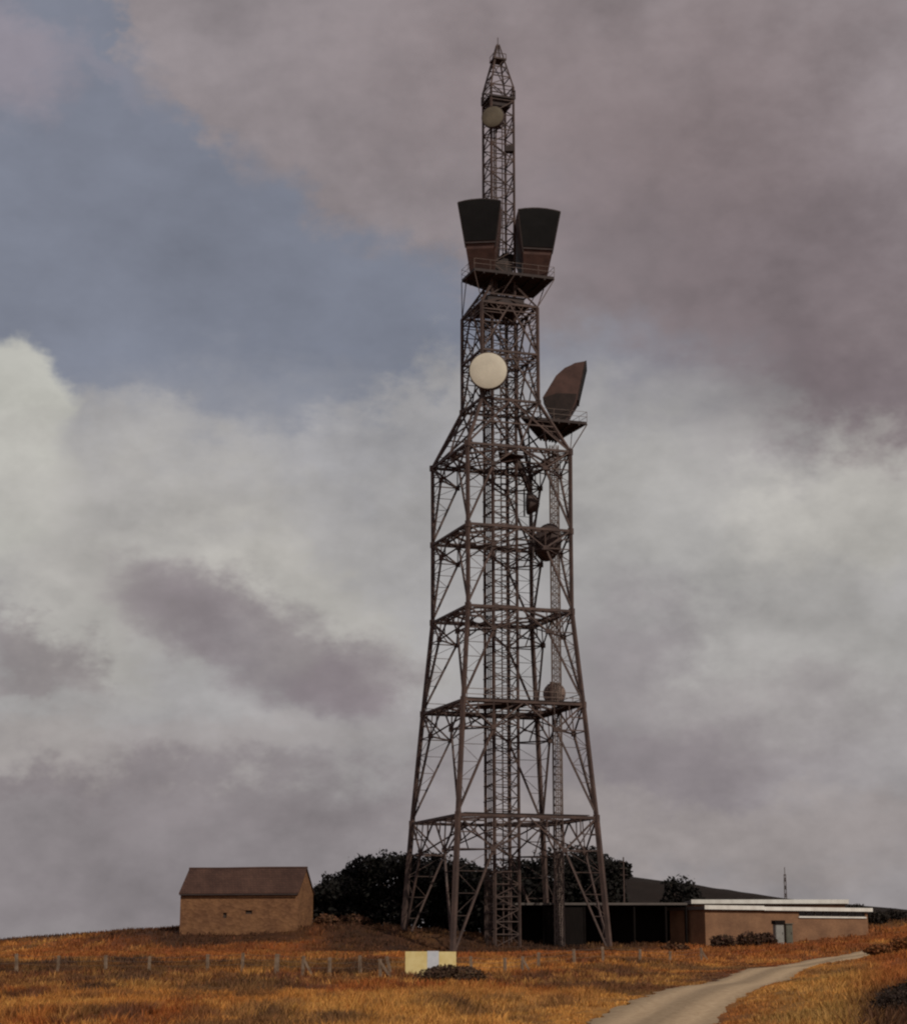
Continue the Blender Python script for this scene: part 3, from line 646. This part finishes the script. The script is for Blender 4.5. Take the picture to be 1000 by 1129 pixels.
def horn(c, sc, face_az, label, cover=True, hz_scale=1.0, ws=1.0, z0c=2.62, cone_shade=False):
    root = empty('horn_antenna', c, label, 'horn antenna', R(-face_az)+math.pi)
    # side profile: (y, z) front is -y
    front = [(-.62,0),(-1.25,1.1),(-1.9,2.2),(-2.25,3.7),(-2.6,5.2),(-2.95,6.7)]
    back = [(.7,0),(1.35,1.35),(1.95,2.7),(1.15,3.95),(.4,5.15),(-.6,6.0),(-1.8,6.5)]
    hw = lambda z: ((1.02+.80*(z/6.7)**1.15) if z > 0 else 1.02)*ws
    L_ = front+list(reversed(back)); nn = 7; b = MB(); vs_ = []
    for y,z in L_:
        for k in range(nn):
            s_ = -1+2*k/(nn-1); isb = (y,z) in back and z > 2.7; top = sstep(4.5,6.7,z)
            bul = (.22 if isb else 0)*(1-s_*s_); vs_.append((hw(z)*s_*sc, (y+bul*.6)*sc, (z+bul*.5+.28*float(top)*(1-s_*s_)*(1 if z > 6 else 0))*sc*hz_scale))
    m_ = len(L_); fs = []
    for i in range(m_):
        for k in range(nn-1): i2 = (i+1)%m_; fs.append((i*nn+k,i*nn+k+1,i2*nn+k+1,i2*nn+k))
    nf = len(front); nb_ = len(back)
    for k,rev in ((0,0),(nn-1,1)):
        fs.append(tuple((i*nn+k) for i in (range(m_) if rev else range(m_-1,-1,-1))))
    b.add(vs_,fs); b.build('horn_body','horn',root)
    if cone_shade:  # thin dark plates put shade on the lower sides as colour
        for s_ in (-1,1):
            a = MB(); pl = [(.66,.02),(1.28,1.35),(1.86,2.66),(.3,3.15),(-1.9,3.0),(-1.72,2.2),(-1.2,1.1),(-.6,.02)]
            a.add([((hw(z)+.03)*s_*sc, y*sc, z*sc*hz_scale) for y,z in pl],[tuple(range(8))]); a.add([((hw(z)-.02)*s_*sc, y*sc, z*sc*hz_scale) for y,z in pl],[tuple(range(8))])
            a.f += [(k,(k+1)%8,8+(k+1)%8,8+k) for k in range(8)]; a.build('cone_shade_panel','horn_dark',root)
    if cover:
        a = MB(); rows = [(-1.9-.233*(z0c-2.2),z0c),(-2.25,3.7),(-2.6,5.2),(-2.95,6.7)]; v_ = []
        for y,z in rows:
            for k in range(nn):
                s_ = -1+2*k/(nn-1); v_.append((hw(z)*s_*.96*sc, (y-.10)*sc, (z+.24*(1-s_*s_)*(1 if z > 6 else 0)-.06)*sc*hz_scale))
        a.add(v_,[(i*nn+k,i*nn+k+1,(i+1)*nn+k+1,(i+1)*nn+k) for i in range(len(rows)-1) for k in range(nn-1)])
        a.build('aperture_cover','cover',root)
    r_ = MB(); f0 = lambda s_,y,z: Vector((hw(z)*s_*sc,y*sc,z*sc*hz_scale))
    r_.bar(f0(-.98,-1.98-.233*(z0c-2.44),z0c-.24),f0(.98,-1.98-.233*(z0c-2.44),z0c-.24),.16,.16)
    for s_ in (-1,1):
        r_.bar(f0(s_,-1.98,2.3),f0(s_,-2.97,6.7),.12)
    tp = [Vector((hw(6.7)*s_*sc,-2.98*sc,(6.7+.28*(1-s_*s_))*sc*hz_scale)) for s_ in np.linspace(-1,1,7)]
    for i in range(6): r_.bar(tp[i],tp[i+1],.12)
    r_.build('rim','deck' if cover else 'horn',root)
    t_ = MB(); 
    for sx in (-1,1):
        for sy in (-.7,.7): t_.bar((sx*1.0*sc,sy*sc,-.02),(sx*.98*sc,sy*sc,.9),.16)
    t_.bar((-1.3*sc,0.2,.1),(1.3*sc,.2,.1),.2); t_.build('base_frame','steel',root)
    return root
ph = atz(532,305,ZP+.3); horn(ph, 1.22, 186, 'dark mouthed horn antenna on the left of the mast, standing a little higher', hz_scale=.89, ws=1.05, z0c=3.0)
ph = atz(588.5,310,ZP+.3); horn(ph, 1.22, 172, 'dark mouthed horn antenna on the right of the mast', hz_scale=.835, ws=1.05, z0c=3.0)
ph = atz(618,466.5,ZQ+.3); horn(ph, .96, 95, 'brown horn antenna seen from its side on the lower platform, mouth facing right', True, cone_shade=True)

# ---------------------------------------------------------------- stone barn
bl = at(198,1033,206.5); br_ = at(328,1033,204.0); dvec = br_-bl; BL = math.hypot(dvec.x,dvec.y); brz = math.atan2(dvec.y,dvec.x)
zb = 2.6; barn = empty('stone_barn',(bl.x,bl.y,zb),'long tan stone barn with a brown slate roof standing on the rise','barn',brz)
eave = at(198,985,206.5).z-zb; ridge = at(210,959,209).z-zb; BD = 6.0
b = MB(); t_ = .5
WIN = [(4.75,2.75,.42,.55),(7.2,3.15,.75,.38)]     # small unglazed openings in the front wall
b.add([(0,0,-1),(BL,0,-1),(BL,BD,-1),(0,BD,-1),(0,0,eave),(BL,0,eave),(BL,BD,eave),(0,BD,eave),(0,BD/2,ridge-.1),(BL,BD/2,ridge-.1)],
      [(1,2,6,9,5),(3,0,4,8,7),(2,3,7,6),(0,3,2,1)])
xs_ = sorted({0,BL}|{v for w in WIN for v in (w[0],w[0]+w[2])}); zs_ = sorted({-1,eave}|{v for w in WIN for v in (w[1],w[1]+w[3])})
for i in range(len(xs_)-1):
    for k in range(len(zs_)-1):
        cx_,cz_ = (xs_[i]+xs_[i+1])/2,(zs_[k]+zs_[k+1])/2
        if any(w[0]<cx_<w[0]+w[2] and w[1]<cz_<w[1]+w[3] for w in WIN): continue
        b.add([(xs_[i],0,zs_[k]),(xs_[i+1],0,zs_[k]),(xs_[i+1],0,zs_[k+1]),(xs_[i],0,zs_[k+1])],[(0,1,2,3)])
for x0,z0_,w_,h_ in WIN:
    b.add([(x0,0,z0_),(x0+w_,0,z0_),(x0+w_,0,z0_+h_),(x0,0,z0_+h_),(x0,.45,z0_),(x0+w_,.45,z0_),(x0+w_,.45,z0_+h_),(x0,.45,z0_+h_)],[(0,4,5,1),(1,5,6,2),(2,6,7,3),(3,7,4,0)])
b.build('wall','stone',barn)
for x0,z0_,w_,h_ in WIN:
    f = MB(); f.box((x0,.16,z0_),(x0+w_,.47,z0_+h_)); o = f.build('shutter','bark',barn)
    l_ = MB(); l_.box((x0-.2,-.04,z0_+h_),(x0+w_+.2,.3,z0_+h_+.24)); l_.build('lintel','stone',o)
b = MB(); ov = .22; sl = (ridge-eave)/(BD/2)
for sgn in (0,1):
    y0_,y1_ = (-ov,BD/2) if sgn == 0 else (BD+ov,BD/2); z0_ = eave-ov*sl+.06
    b.add([(-.12,y0_,z0_),(BL+.12,y0_,z0_),(BL+.12,y1_,ridge),(-.12,y1_,ridge),(-.12,y0_,z0_+.16),(BL+.12,y0_,z0_+.16),(BL+.12,y1_,ridge+.16),(-.12,y1_,ridge+.16)],
          [(0,1,2,3),(4,7,6,5) if sgn else (4,5,6,7),(0,4,5,1),(1,5,6,2),(3,2,6,7),(0,3,7,4)])
rf_ = b.build('roof','slate',barn)
b = MB(); b.tube([(-.14,BD/2,ridge+.14),(BL*.3,BD/2,ridge+.11),(BL*.65,BD/2,ridge+.15),(BL+.14,BD/2,ridge+.13)],.13,8); b.build('ridge_tile','slate',rf_)
b = MB(); b.bar((.0,-ov-.08,eave-.15),(BL,-ov-.08,eave-.18),.11); b.build('gutter','deck',rf_)

# ---------------------------------------------------------------- brick annexe (sunlit) with flat roof
A = at(778,1046,200); B_ = at(957,1030,210.5); dv = B_-A; AL = math.hypot(dv.x,dv.y); arz = math.atan2(dv.y,dv.x)
az0 = 1.5; ann = empty('brick_annexe',(A.x,A.y,az0),'sunlit tan brick annexe with a white edged flat roof','building',arz)
ztop = at(778,1003,200).z-az0; AD = 6.2
wx0 = AL*.565; wx1 = AL*.985; wz1 = ztop-.02; wz0 = ztop-.55
b = MB()
def fq(b,x0,x1,z0,z1): b.add([(x0,0,z0),(x1,0,z0),(x1,0,z1),(x0,0,z1)],[(0,1,2,3)])
fq(b,0,wx0,-1,ztop); fq(b,wx0,wx1,-1,wz0); fq(b,wx1,AL,-1,ztop); fq(b,wx0,wx1,wz1,ztop)
b.add([(0,0,-1),(AL,0,-1),(AL,AD,-1),(0,AD,-1),(0,0,ztop),(AL,0,ztop),(AL,AD,ztop),(0,AD,ztop)],[(1,2,6,5),(2,3,7,6),(3,0,4,7),(4,5,6,7)])
b.add([(wx0,0,wz0),(wx1,0,wz0),(wx1,.25,wz0),(wx0,.25,wz0),(wx0,0,wz1),(wx1,0,wz1),(wx1,.25,wz1),(wx0,.25,wz1)],[(0,1,2,3),(4,7,6,5),(0,3,7,4),(1,5,6,2)])
b.build('wall','brick',ann)
b = MB(); b.box((wx0,.2,wz0),(wx1,.24,wz1)); w_ = b.build('window','glass',ann)
b = MB()
for x in np.linspace(wx0+.05,wx1-.05,9): b.box((x-.04,.12,wz0),(x+.04,.198,wz1))
b.box((wx0+.01,.11,wz0+.004),(wx1-.01,.1995,wz0+.07)); b.box((wx0+.01,.11,wz1-.07),(wx1-.01,.1995,wz1-.004)); b.build('frame','grey_fascia',w_)
b = MB(); b.box((wx0-.1,-.14,wz0-.16),(wx1+.05,.1,wz0-.002)); b.build('sill','white',w_)
b = MB(); b.box((-.25,-.35,ztop+.004),(AL+.35,AD+.3,ztop+.34)); b.build('roof','grey_fascia',ann)
b = MB(); b.box((AL*.34,-.40,ztop+.0),(AL+.42,-.352,ztop+.38)); b.box((-.3,-.42,ztop+.04),(AL*.34-.002,-.352,ztop+.46)); b.box((AL+.352,-.352,ztop+.0),(AL+.42,AD+.3,ztop+.40))
b.build('fascia','white',ann)
# shaded end bay and taller rear block
b = MB(); cw = 2.2
rear0 = at(765,998,216.5); rear1 = at(931,996,216.5); rz0 = 2.0
rear = empty('rear_block',(rear0.x,rear0.y,rz0),'taller brown block with a long white roof edge rising behind the sunlit annexe','building',0)
RL = rear1.x-rear0.x; rt = at(800,996.2,216.5).z-rz0
b = MB(); b.box((0,0,-1),(RL,7,rt)); b.build('wall','brick',rear)
b = MB(); b.box((-.3,-.3,rt+.003),(RL+.3,7.3,rt+.4)); b.build('roof','grey_fascia',rear)
b = MB(); b.box((-.35,-.38,rt-.02),(RL+.35,-.304,rt+.43)); b.box((RL+.304,-.304,rt-.02),(RL+.38,7.3,rt+.46)); b.build('fascia','white',rear)
# open fronted shed running under the tower
s0p = at(533,998.5,202.0); s1p = at(757,998,202.0); sz0 = 1.6
shed = empty('long_shed',(s0p.x,s0p.y,sz0),'long dark open fronted shed with thin grey roof edge behind the right tower leg','shed',0)
SL = s1p.x-s0p.x; st = at(640,997,202).z-sz0
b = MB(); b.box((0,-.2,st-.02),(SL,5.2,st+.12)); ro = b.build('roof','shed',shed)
b = MB(); b.box((-.05,-.28,st-.08),(SL+.02,-.204,st+.15)); b.build('fascia','grey_fascia',ro)  # dimmer left roof edge: shade put in as grey colour
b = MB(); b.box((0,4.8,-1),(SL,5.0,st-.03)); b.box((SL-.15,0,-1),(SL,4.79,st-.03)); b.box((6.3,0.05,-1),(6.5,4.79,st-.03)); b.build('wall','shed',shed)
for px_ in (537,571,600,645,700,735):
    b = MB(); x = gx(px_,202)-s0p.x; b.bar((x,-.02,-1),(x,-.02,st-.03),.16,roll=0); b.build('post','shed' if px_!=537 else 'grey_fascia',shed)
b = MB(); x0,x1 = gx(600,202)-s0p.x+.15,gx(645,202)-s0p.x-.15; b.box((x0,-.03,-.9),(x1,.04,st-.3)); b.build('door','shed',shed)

# cabinets by the wall
def cabinet(px, py0, py1, wpx, Y, label, m, hood):
    a = at(px,py1,Y); h = at(px,py0,Y).z-a.z; w = wpx/2155*Y; zg = hz(a.x,Y); r_ = empty('utility_cabinet',(a.x,Y,zg),label,'cabinet',arz*.7)
    h = at(px,py0,Y).z-zg
    b = MB(); b.box((-w/2,-.3,-.3),(w/2,.3,h)); b.build('case',m,r_)
    b = MB(); b.box((-w/2-.12,-.42,h+.003),(w/2+.12,.36,h+(.38 if hood else .08))); b.build('hood','shed' if hood else m,r_)
    b = MB(); b.box((-w/2+.07,-.335,h*.12),(w/2-.07,-.303,h-.1)); d_ = b.build('door',m,r_)
    b = MB(); b.box((w/2-.2,-.38,h*.5),(w/2-.15,-.337,h*.62)); b.build('handle','deck',d_)
cabinet(858,1019,1032,10,199.5,'pale grey metal cabinet under a dark hood in front of the sunlit wall','cab_grey',True)
cabinet(868.5,1019,1031,8,200.5,'dull green cabinet beside the pale grey one','cab_green',False)

# ---------------------------------------------------------------- yellow board
Ysg = 97.0; sa = at(447,1049,Ysg); sb = at(503,1049,Ysg); zt_ = sa.z; zl = at(447,1076,Ysg).z; zr_ = at(503,1070,Ysg).z; zg = hz(sa.x,Ysg)
sg = empty('sign_board',(sa.x,Ysg,zg),'wide yellow board with a pale blue middle panel standing in the grass','sign',R(2)); SW = sb.x-sa.x
b = MB(); w1 = SW*.43; w2 = SW*.66
b.box((0,-.03,zl-zg),(w1,.03,zt_-zg)); b.box((w2,-.03,zr_-zg),(SW,.03,zt_-zg-.01)); b.build('yellow_panel','yellow',sg)
b = MB(); b.box((w1+.002,-.036,zr_-zg),(w2-.002,.03,zt_-zg+.02)); b.build('centre_panel','paleblue',sg)
for x in (.12,SW*.5,SW-.12):
    b = MB(); b.bar((x,.09,-.4),(x,.09,zt_-zg-.05),.1); b.build('post','post',sg)
# ---------------------------------------------------------------- wire fence on weathered posts
FP = [(-40,104,0),(20,103,0),(65,102,0),(118,101,0),(165,100,0),(230,99,0),(268,98.5,0),(305,97,1),(334,96.5,2),(364,97,0),(398,97,0),(420,95,2),(433,98,3),(520,101,0),(557,106,0),(575,110,2),(593,117,0),(633,124,0),(665,129,0),(705,137,0),(738,144,0),(773,151,2)]
f0 = FP[0]; fx0 = gx(f0[0],f0[1]); fz0 = hz(fx0,f0[1])
fence = empty('wire_fence',(fx0,f0[1],fz0),'wire fence on short bleached posts crossing the moor from the left towards the annexe','fence'); FO = Vector((fx0,f0[1],fz0)); tops = []
for px_,Yf,kd in FP:
    x = gx(px_,Yf); zg = hz(x,Yf); h = random.uniform(.86,1.0)*(1+ .1*(Yf>120)); lean = random.uniform(-.06,.06)+(.35 if kd == 3 else 0)
    b = MB(); p = Vector((x,Yf,zg))-FO; tp = p+Vector((-lean,random.uniform(-.05,.05),h)); w_ = .13+.05*(kd==1)+.03*(Yf>110)
    b.bar(p+Vector((0,0,-.3)),tp,w_)
    if kd == 2: b.bar(p+Vector((.55,-.1,-.1)),lerp(p,tp,.85),w_*.8)
    b.build('post','post',fence); tops.append((p,tp))
b = MB()
for (p,tp),(p2_,t2_) in zip(tops[:-1],tops[1:]):
    for t in (.45,.7,.93):
        a,c = lerp(p,tp,t),lerp(p2_,t2_,t); m_ = lerp(a,c,.5)-Vector((0,0,.05)); b.tube([a,m_,c],.008,4)
b.build('wire','wire',fence)

# ---------------------------------------------------------------- far masts on the hillside
def far_mast(px, py0, py1, Y, label, two):
    zb_ = hz(gx(px,Y),Y); top = at(px,py0,Y).z; r_ = empty('distant_mast',(gx(px,Y),Y,zb_),label,'mast'); h = top-zb_
    b = MB(); w = .16
    for a,c in ((-w,-w),(w,-w),(w,w),(-w,w)): b.bar((a,c,-.5),(a*.8,c*.8,h),.085)
    for z in np.arange(0,h-1,1.3):
        b.bar((-w,-w,z),(w,-w,z+1.3),.07); b.bar((w,w,z),(-w,w,z+1.3),.07); b.bar((-w,w,z),(-w,-w,z+1.3),.07); b.bar((w,-w,z),(w,w,z+1.3),.07)
    b.build('lattice','steel',r_)
    b = MB(); b.tube([(0,0,h-.2),(0,0,h+1.2)],.06,6)
    if two: b.bar((-.9,0,h-.6),(.9,0,h-.6),.1)
    b.build('aerial','steel',r_)
far_mast(868,964,990,330,'thin lattice mast on the far hillside above the annexe',False)
# pole aerial by the trees
pp = at(687,945,209); zb_ = hz(pp.x,209); pr = empty('aerial_pole',(pp.x,209,zb_),'thin aerial pole poking up beside the end of the tree clump','aerial')
b = MB(); b.tube([(0,0,-.3),(0,0,pp.z-zb_)],[.09,.07],7); b.build('pole','steel',pr)
for dz in (.5,1.2,1.9):
    b = MB(); b.bar((-.4,0,pp.z-zb_-dz),(.4,0,pp.z-zb_-dz),.05); b.build('crossbar','steel',pr)

# ---------------------------------------------------------------- sky (world)
SUN_AZ, SUN_EL = R(148), R(38)          # azimuth clockwise from +Y (the viewing direction)
w = bpy.data.worlds.new('World'); S.world = w; w.use_nodes = True
nt = w.node_tree; N = nt.nodes; L = nt.links; N.clear()
STR = .12
def val(x):
    n = N.new('ShaderNodeValue'); n.outputs[0].default_value = x; return n.outputs[0]
def math_(op, a, b=None, c=None, clamp=False):
    n = N.new('ShaderNodeMath'); n.operation = op; n.use_clamp = clamp
    for i,x in enumerate((a,b,c)):
        if x is None: continue
        if isinstance(x,(int,float)): n.inputs[i].default_value = x
        else: L.new(x, n.inputs[i])
    return n.outputs[0]
def smooth(x, lo, hi, a=0.0, b_=1.0):
    n = N.new('ShaderNodeMapRange'); n.interpolation_type = 'SMOOTHSTEP'; n.clamp = True
    L.new(x,n.inputs['Value']); n.inputs['From Min'].default_value = lo; n.inputs['From Max'].default_value = hi
    n.inputs['To Min'].default_value = a; n.inputs['To Max'].default_value = b_; return n.outputs['Result']
def mixc(f, a, b_):
    n = N.new('ShaderNodeMix'); n.data_type = 'RGBA'
    if isinstance(f,float): n.inputs[0].default_value = f
    else: L.new(f,n.inputs[0])
    for k,x in ((6,a),(7,b_)):
        if isinstance(x,tuple): n.inputs[k].default_value = (*x,1)
        else: L.new(x,n.inputs[k])
    return n.outputs[2]
tc = N.new('ShaderNodeTexCoord'); D = tc.outputs['Generated']
nn_ = N.new('ShaderNodeVectorMath'); nn_.operation = 'NORMALIZE'; L.new(D,nn_.inputs[0]); D = nn_.outputs[0]
sp = N.new('ShaderNodeSeparateXYZ'); L.new(D,sp.inputs[0])
DEG = 57.2958
AZ = math_('MULTIPLY', math_('ARCTAN2', sp.outputs[0], sp.outputs[1]), DEG); EL = math_('MULTIPLY', math_('ARCSINE', sp.outputs[2]), DEG)
def ae(px,py):
    d = ray(px,py).normalized(); return math.degrees(math.atan2(d.x,d.y)), math.degrees(math.asin(d.z))
def noise(scale, detail=6, rough=.55, off=(0,0,0), squash=1.6):
    mp = N.new('ShaderNodeMapping'); mp.inputs['Location'].default_value = off; mp.inputs['Scale'].default_value = (1,1,squash); L.new(D,mp.inputs[0])
    n = N.new('ShaderNodeTexNoise'); n.inputs['Scale'].default_value = scale; n.inputs['Detail'].default_value = detail; n.inputs['Roughness'].default_value = rough
    L.new(mp.outputs[0],n.inputs['Vector']); return n
n1 = noise(9,5,.6,(3.1,1.7,.2)); n2 = noise(26,4,.6,(7.7,2.1,4)); n3 = noise(5,3,.5,(1,9,2),2.2)
c1 = N.new('ShaderNodeSeparateColor'); L.new(n1.outputs['Color'],c1.inputs[0]); c2 = N.new('ShaderNodeSeparateColor'); L.new(n2.outputs['Color'],c2.inputs[0])
n4 = noise(75,3,.6,(2.7,5.1,1),1.3); c4 = N.new('ShaderNodeSeparateColor'); L.new(n4.outputs['Color'],c4.inputs[0])
wx = math_('ADD', math_('ADD', math_('MULTIPLY',math_('SUBTRACT',c1.outputs[0],.5),5.5), math_('MULTIPLY',math_('SUBTRACT',c2.outputs[0],.5),3.2)), math_('MULTIPLY',math_('SUBTRACT',c4.outputs[0],.5),1.4))
wy = math_('ADD', math_('ADD', math_('MULTIPLY',math_('SUBTRACT',c1.outputs[1],.5),4.0), math_('MULTIPLY',math_('SUBTRACT',c2.outputs[1],.5),2.8)), math_('MULTIPLY',math_('SUBTRACT',c4.outputs[1],.5),1.3))
AW = math_('ADD',AZ,wx); EW = math_('ADD',EL,wy)
def blob(px, py, rx, ry, rot=0.0, soft=.5, k=1.0, warp=1.0):
    a0,e0 = ae(px,py); sc = 1/36.6
    AW_ = AW if warp == 1 else math_('ADD',AZ,math_('MULTIPLY',wx,warp)); EW_ = EW if warp == 1 else math_('ADD',EL,math_('MULTIPLY',wy,warp))
    dx = math_('SUBTRACT',AW_,a0); dy = math_('SUBTRACT',EW_,e0); c_,s_ = math.cos(R(rot)),math.sin(R(rot)) 
    x = math_('ADD',math_('MULTIPLY',dx,c_/(rx*sc)),math_('MULTIPLY',dy,s_/(rx*sc))); y = math_('SUBTRACT',math_('MULTIPLY',dy,c_/(ry*sc)),math_('MULTIPLY',dx,s_/(ry*sc)))
    r_ = math_('SQRT',math_('ADD',math_('MULTIPLY',x,x),math_('MULTIPLY',y,y)))
    return math_('MULTIPLY',smooth(r_,1-soft,1+soft,1,0),k)
def bound(pts, soft, above, bias=0.0):
    """mask of everything above / below an edge given by photo pixels, as elevation against azimuth"""
    P = [ae(*p) for p in pts]; fc = N.new('ShaderNodeFloatCurve'); cv = fc.mapping.curves[0]
    fc.mapping.use_clip = False
    xn = lambda a: (a+16)/32; yn = lambda e: (e+3)/34
    Q = sorted((xn(a),yn(e)) for a,e in P)
    cv.points[0].location = Q[0]; cv.points[1].location = Q[-1]
    for q_ in Q[1:-1]: cv.points.new(*q_)
    fc.mapping.update()
    L.new(math_('MULTIPLY',math_('ADD',AW,16.0),1/32,clamp=True),fc.inputs['Value'])
    e = math_('SUBTRACT',math_('MULTIPLY',fc.outputs[0],34.0),3.0); d = math_('SUBTRACT',EW,e)
    return smooth(d,-soft,soft,0,1) if above else smooth(d,-soft,soft,1,0)
sky = N.new('ShaderNodeTexSky'); sky.sky_type = 'NISHITA'; sky.sun_disc = False; sky.sun_elevation = SUN_EL; sky.sun_rotation = SUN_AZ; sky.air_density = 1.0; sky.dust_density = 2.0; sky.altitude = 200
def C(r,g,b_): return tuple(c/STR for c in srgb(r,g,b_))
base = mixc(.93, sky.outputs['Color'], C(112,114,124))
col = base
# pale cloud deck below the blue
m_low = bound([(-60,430),(0,400),(90,415),(150,440),(240,465),(330,478),(400,440),(450,405),(540,390),(640,420),(760,380),(1060,300)],.9,False)
col = mixc(m_low, col, C(149,147,147))
# dark mauve cloud, upper right
m_up = bound([(-60,-260),(60,-150),(120,-20),(150,60),(215,110),(250,165),(330,195),(390,250),(470,265),(560,330),(640,375),(720,350),(800,385),(870,450),(940,500),(1060,500)],1.05,True)
col = mixc(math_('MULTIPLY',m_up,.93), col, C(132,124,126))
col = mixc(blob(860,300,260,170,-20,.75,.75), col, C(110,99,102))
col = mixc(blob(700,80,330,130,0,.7,.45), col, C(122,108,108))
col = mixc(blob(920,430,120,60,-25,.6,.6), col, C(108,98,102))
# left cumulus and bright gaps
col = mixc(blob(320,470,330,60,0,.8,.5), col, C(137,137,142))
col = mixc(blob(680,420,120,70,0,.8,.5), col, C(137,137,143))
col = mixc(blob(10,450,78,80,0,.16,.95,.5), col, C(172,171,164))
col = mixc(blob(-10,540,85,90,0,.35,.9,.6), col, C(168,167,161))
col = mixc(blob(140,470,60,40,0,.4,.5,.7), col, C(147,146,148))
col = mixc(blob(150,560,200,80,-8,.7,.6), col, C(160,157,153))
col = mixc(blob(330,670,150,60,-30,.5,.65), col, C(166,163,157))
col = mixc(blob(110,680,90,80,0,.7,.6), col, C(164,161,155))
col = mixc(blob(945,570,140,60,10,.7,.75), col, C(168,165,159))
col = mixc(blob(700,540,130,80,0,.8,.5), col, C(160,158,154))
col = mixc(blob(880,720,190,80,0,.8,.5), col, C(156,153,149))
# darker lower deck
m_deck = smooth(EW, ae(500,940)[1], ae(500,720)[1], 1, 0)
col = mixc(math_('MULTIPLY',m_deck,.55), col, C(126,118,120))
col = mixc(blob(60,858,200,18,0,.8,.55), col, C(112,103,106))
col = mixc(blob(90,970,420,90,0,.8,.5), col, C(104,97,101))
col = mixc(blob(300,890,240,30,0,.8,.4), col, C(118,110,113))
col = mixc(blob(730,845,170,45,0,.7,.6), col, C(120,111,116))
col = mixc(blob(700,720,80,70,0,.7,.55), col, C(124,116,121))
col = mixc(blob(860,790,150,45,0,.8,.4), col, C(126,118,120))
col = mixc(blob(60,815,90,30,-10,.6,.6), col, C(148,142,139))
col = mixc(blob(250,830,170,26,4,.7,.5), col, C(143,137,136))
col = mixc(blob(800,920,260,40,0,.6,.6), col, C(143,135,133))
# the dark wedge cloud at the left
col = mixc(blob(290,712,172,46,-24,.4,.72,.55), col, C(117,109,113))
col = mixc(blob(195,668,70,55,-10,.5,.5), col, C(119,111,115))
col = mixc(blob(392,748,72,40,10,.4,.6,.6), col, C(116,107,112))
col = mixc(blob(30,712,75,28,-25,.6,.6), col, C(119,110,113))
# wisps top left
col = mixc(blob(10,55,65,60,-35,.6,.7), col, C(140,132,140))
col = mixc(blob(110,70,60,20,-30,.7,.4), col, C(132,127,136))
# billows and fine mottling
tex = math_('ADD',math_('MULTIPLY',math_('SUBTRACT',n3.outputs['Fac'],.5),.30), math_('MULTIPLY',math_('SUBTRACT',n1.outputs['Fac'],.5),.55))
tex = math_('ADD',math_('ADD',tex,1.0),math_('MULTIPLY',math_('SUBTRACT',n2.outputs['Fac'],.5),.22))
n5 = noise(17,3,.5,(9.2,3.3,6.1),1.7); puff = smooth(n5.outputs['Fac'],.33,.62,-.07,.055)
cl = math_('MAXIMUM',m_low,m_up); tex = math_('ADD',tex,math_('MULTIPLY',puff,cl))
tex = math_('ADD',tex,math_('MULTIPLY',math_('MULTIPLY',math_('SUBTRACT',n4.outputs['Fac'],.5),.22),cl))
vm = N.new('ShaderNodeVectorMath'); vm.operation = 'SCALE'; L.new(col,vm.inputs[0]); L.new(tex,vm.inputs['Scale'])
bg = N.new('ShaderNodeBackground'); bg.inputs['Strength'].default_value = STR; L.new(vm.outputs[0],bg.inputs['Color'])
out = N.new('ShaderNodeOutputWorld'); L.new(bg.outputs[0],out.inputs['Surface'])

sl_ = bpy.data.lights.new('sun','SUN'); sl_.energy = 2.0; sl_.angle = R(.6); sl_.color = (1,.93,.82)
so = bpy.data.objects.new('sun',sl_); COL.objects.link(so); so.location = (60,-20,120)
sd = Vector((math.sin(SUN_AZ)*math.cos(SUN_EL), math.cos(SUN_AZ)*math.cos(SUN_EL), math.sin(SUN_EL)))
so.rotation_euler = (-sd).to_track_quat('-Z','Y').to_euler()

# ---------------------------------------------------------------- camera and output
cam = bpy.data.cameras.new('camera'); co = bpy.data.objects.new('camera',cam); COL.objects.link(co)
co.location = (0,0,ZC); co.rotation_euler = (math.pi/2+PITCH,0,0)
cam.sensor_fit = 'VERTICAL'; cam.sensor_height = 36; cam.sensor_width = 36; cam.lens = F/1129*36; cam.clip_end = 8000; cam.clip_start = .1
S.camera = co
S.view_settings.view_transform = 'Standard'; S.view_settings.look = 'None'; S.view_settings.exposure = .27; S.view_settings.gamma = 1
S.render.engine = 'CYCLES'; S.cycles.use_denoising = True
S.cycles.pixel_filter_type = 'BLACKMAN_HARRIS'; S.cycles.filter_width = 2.2
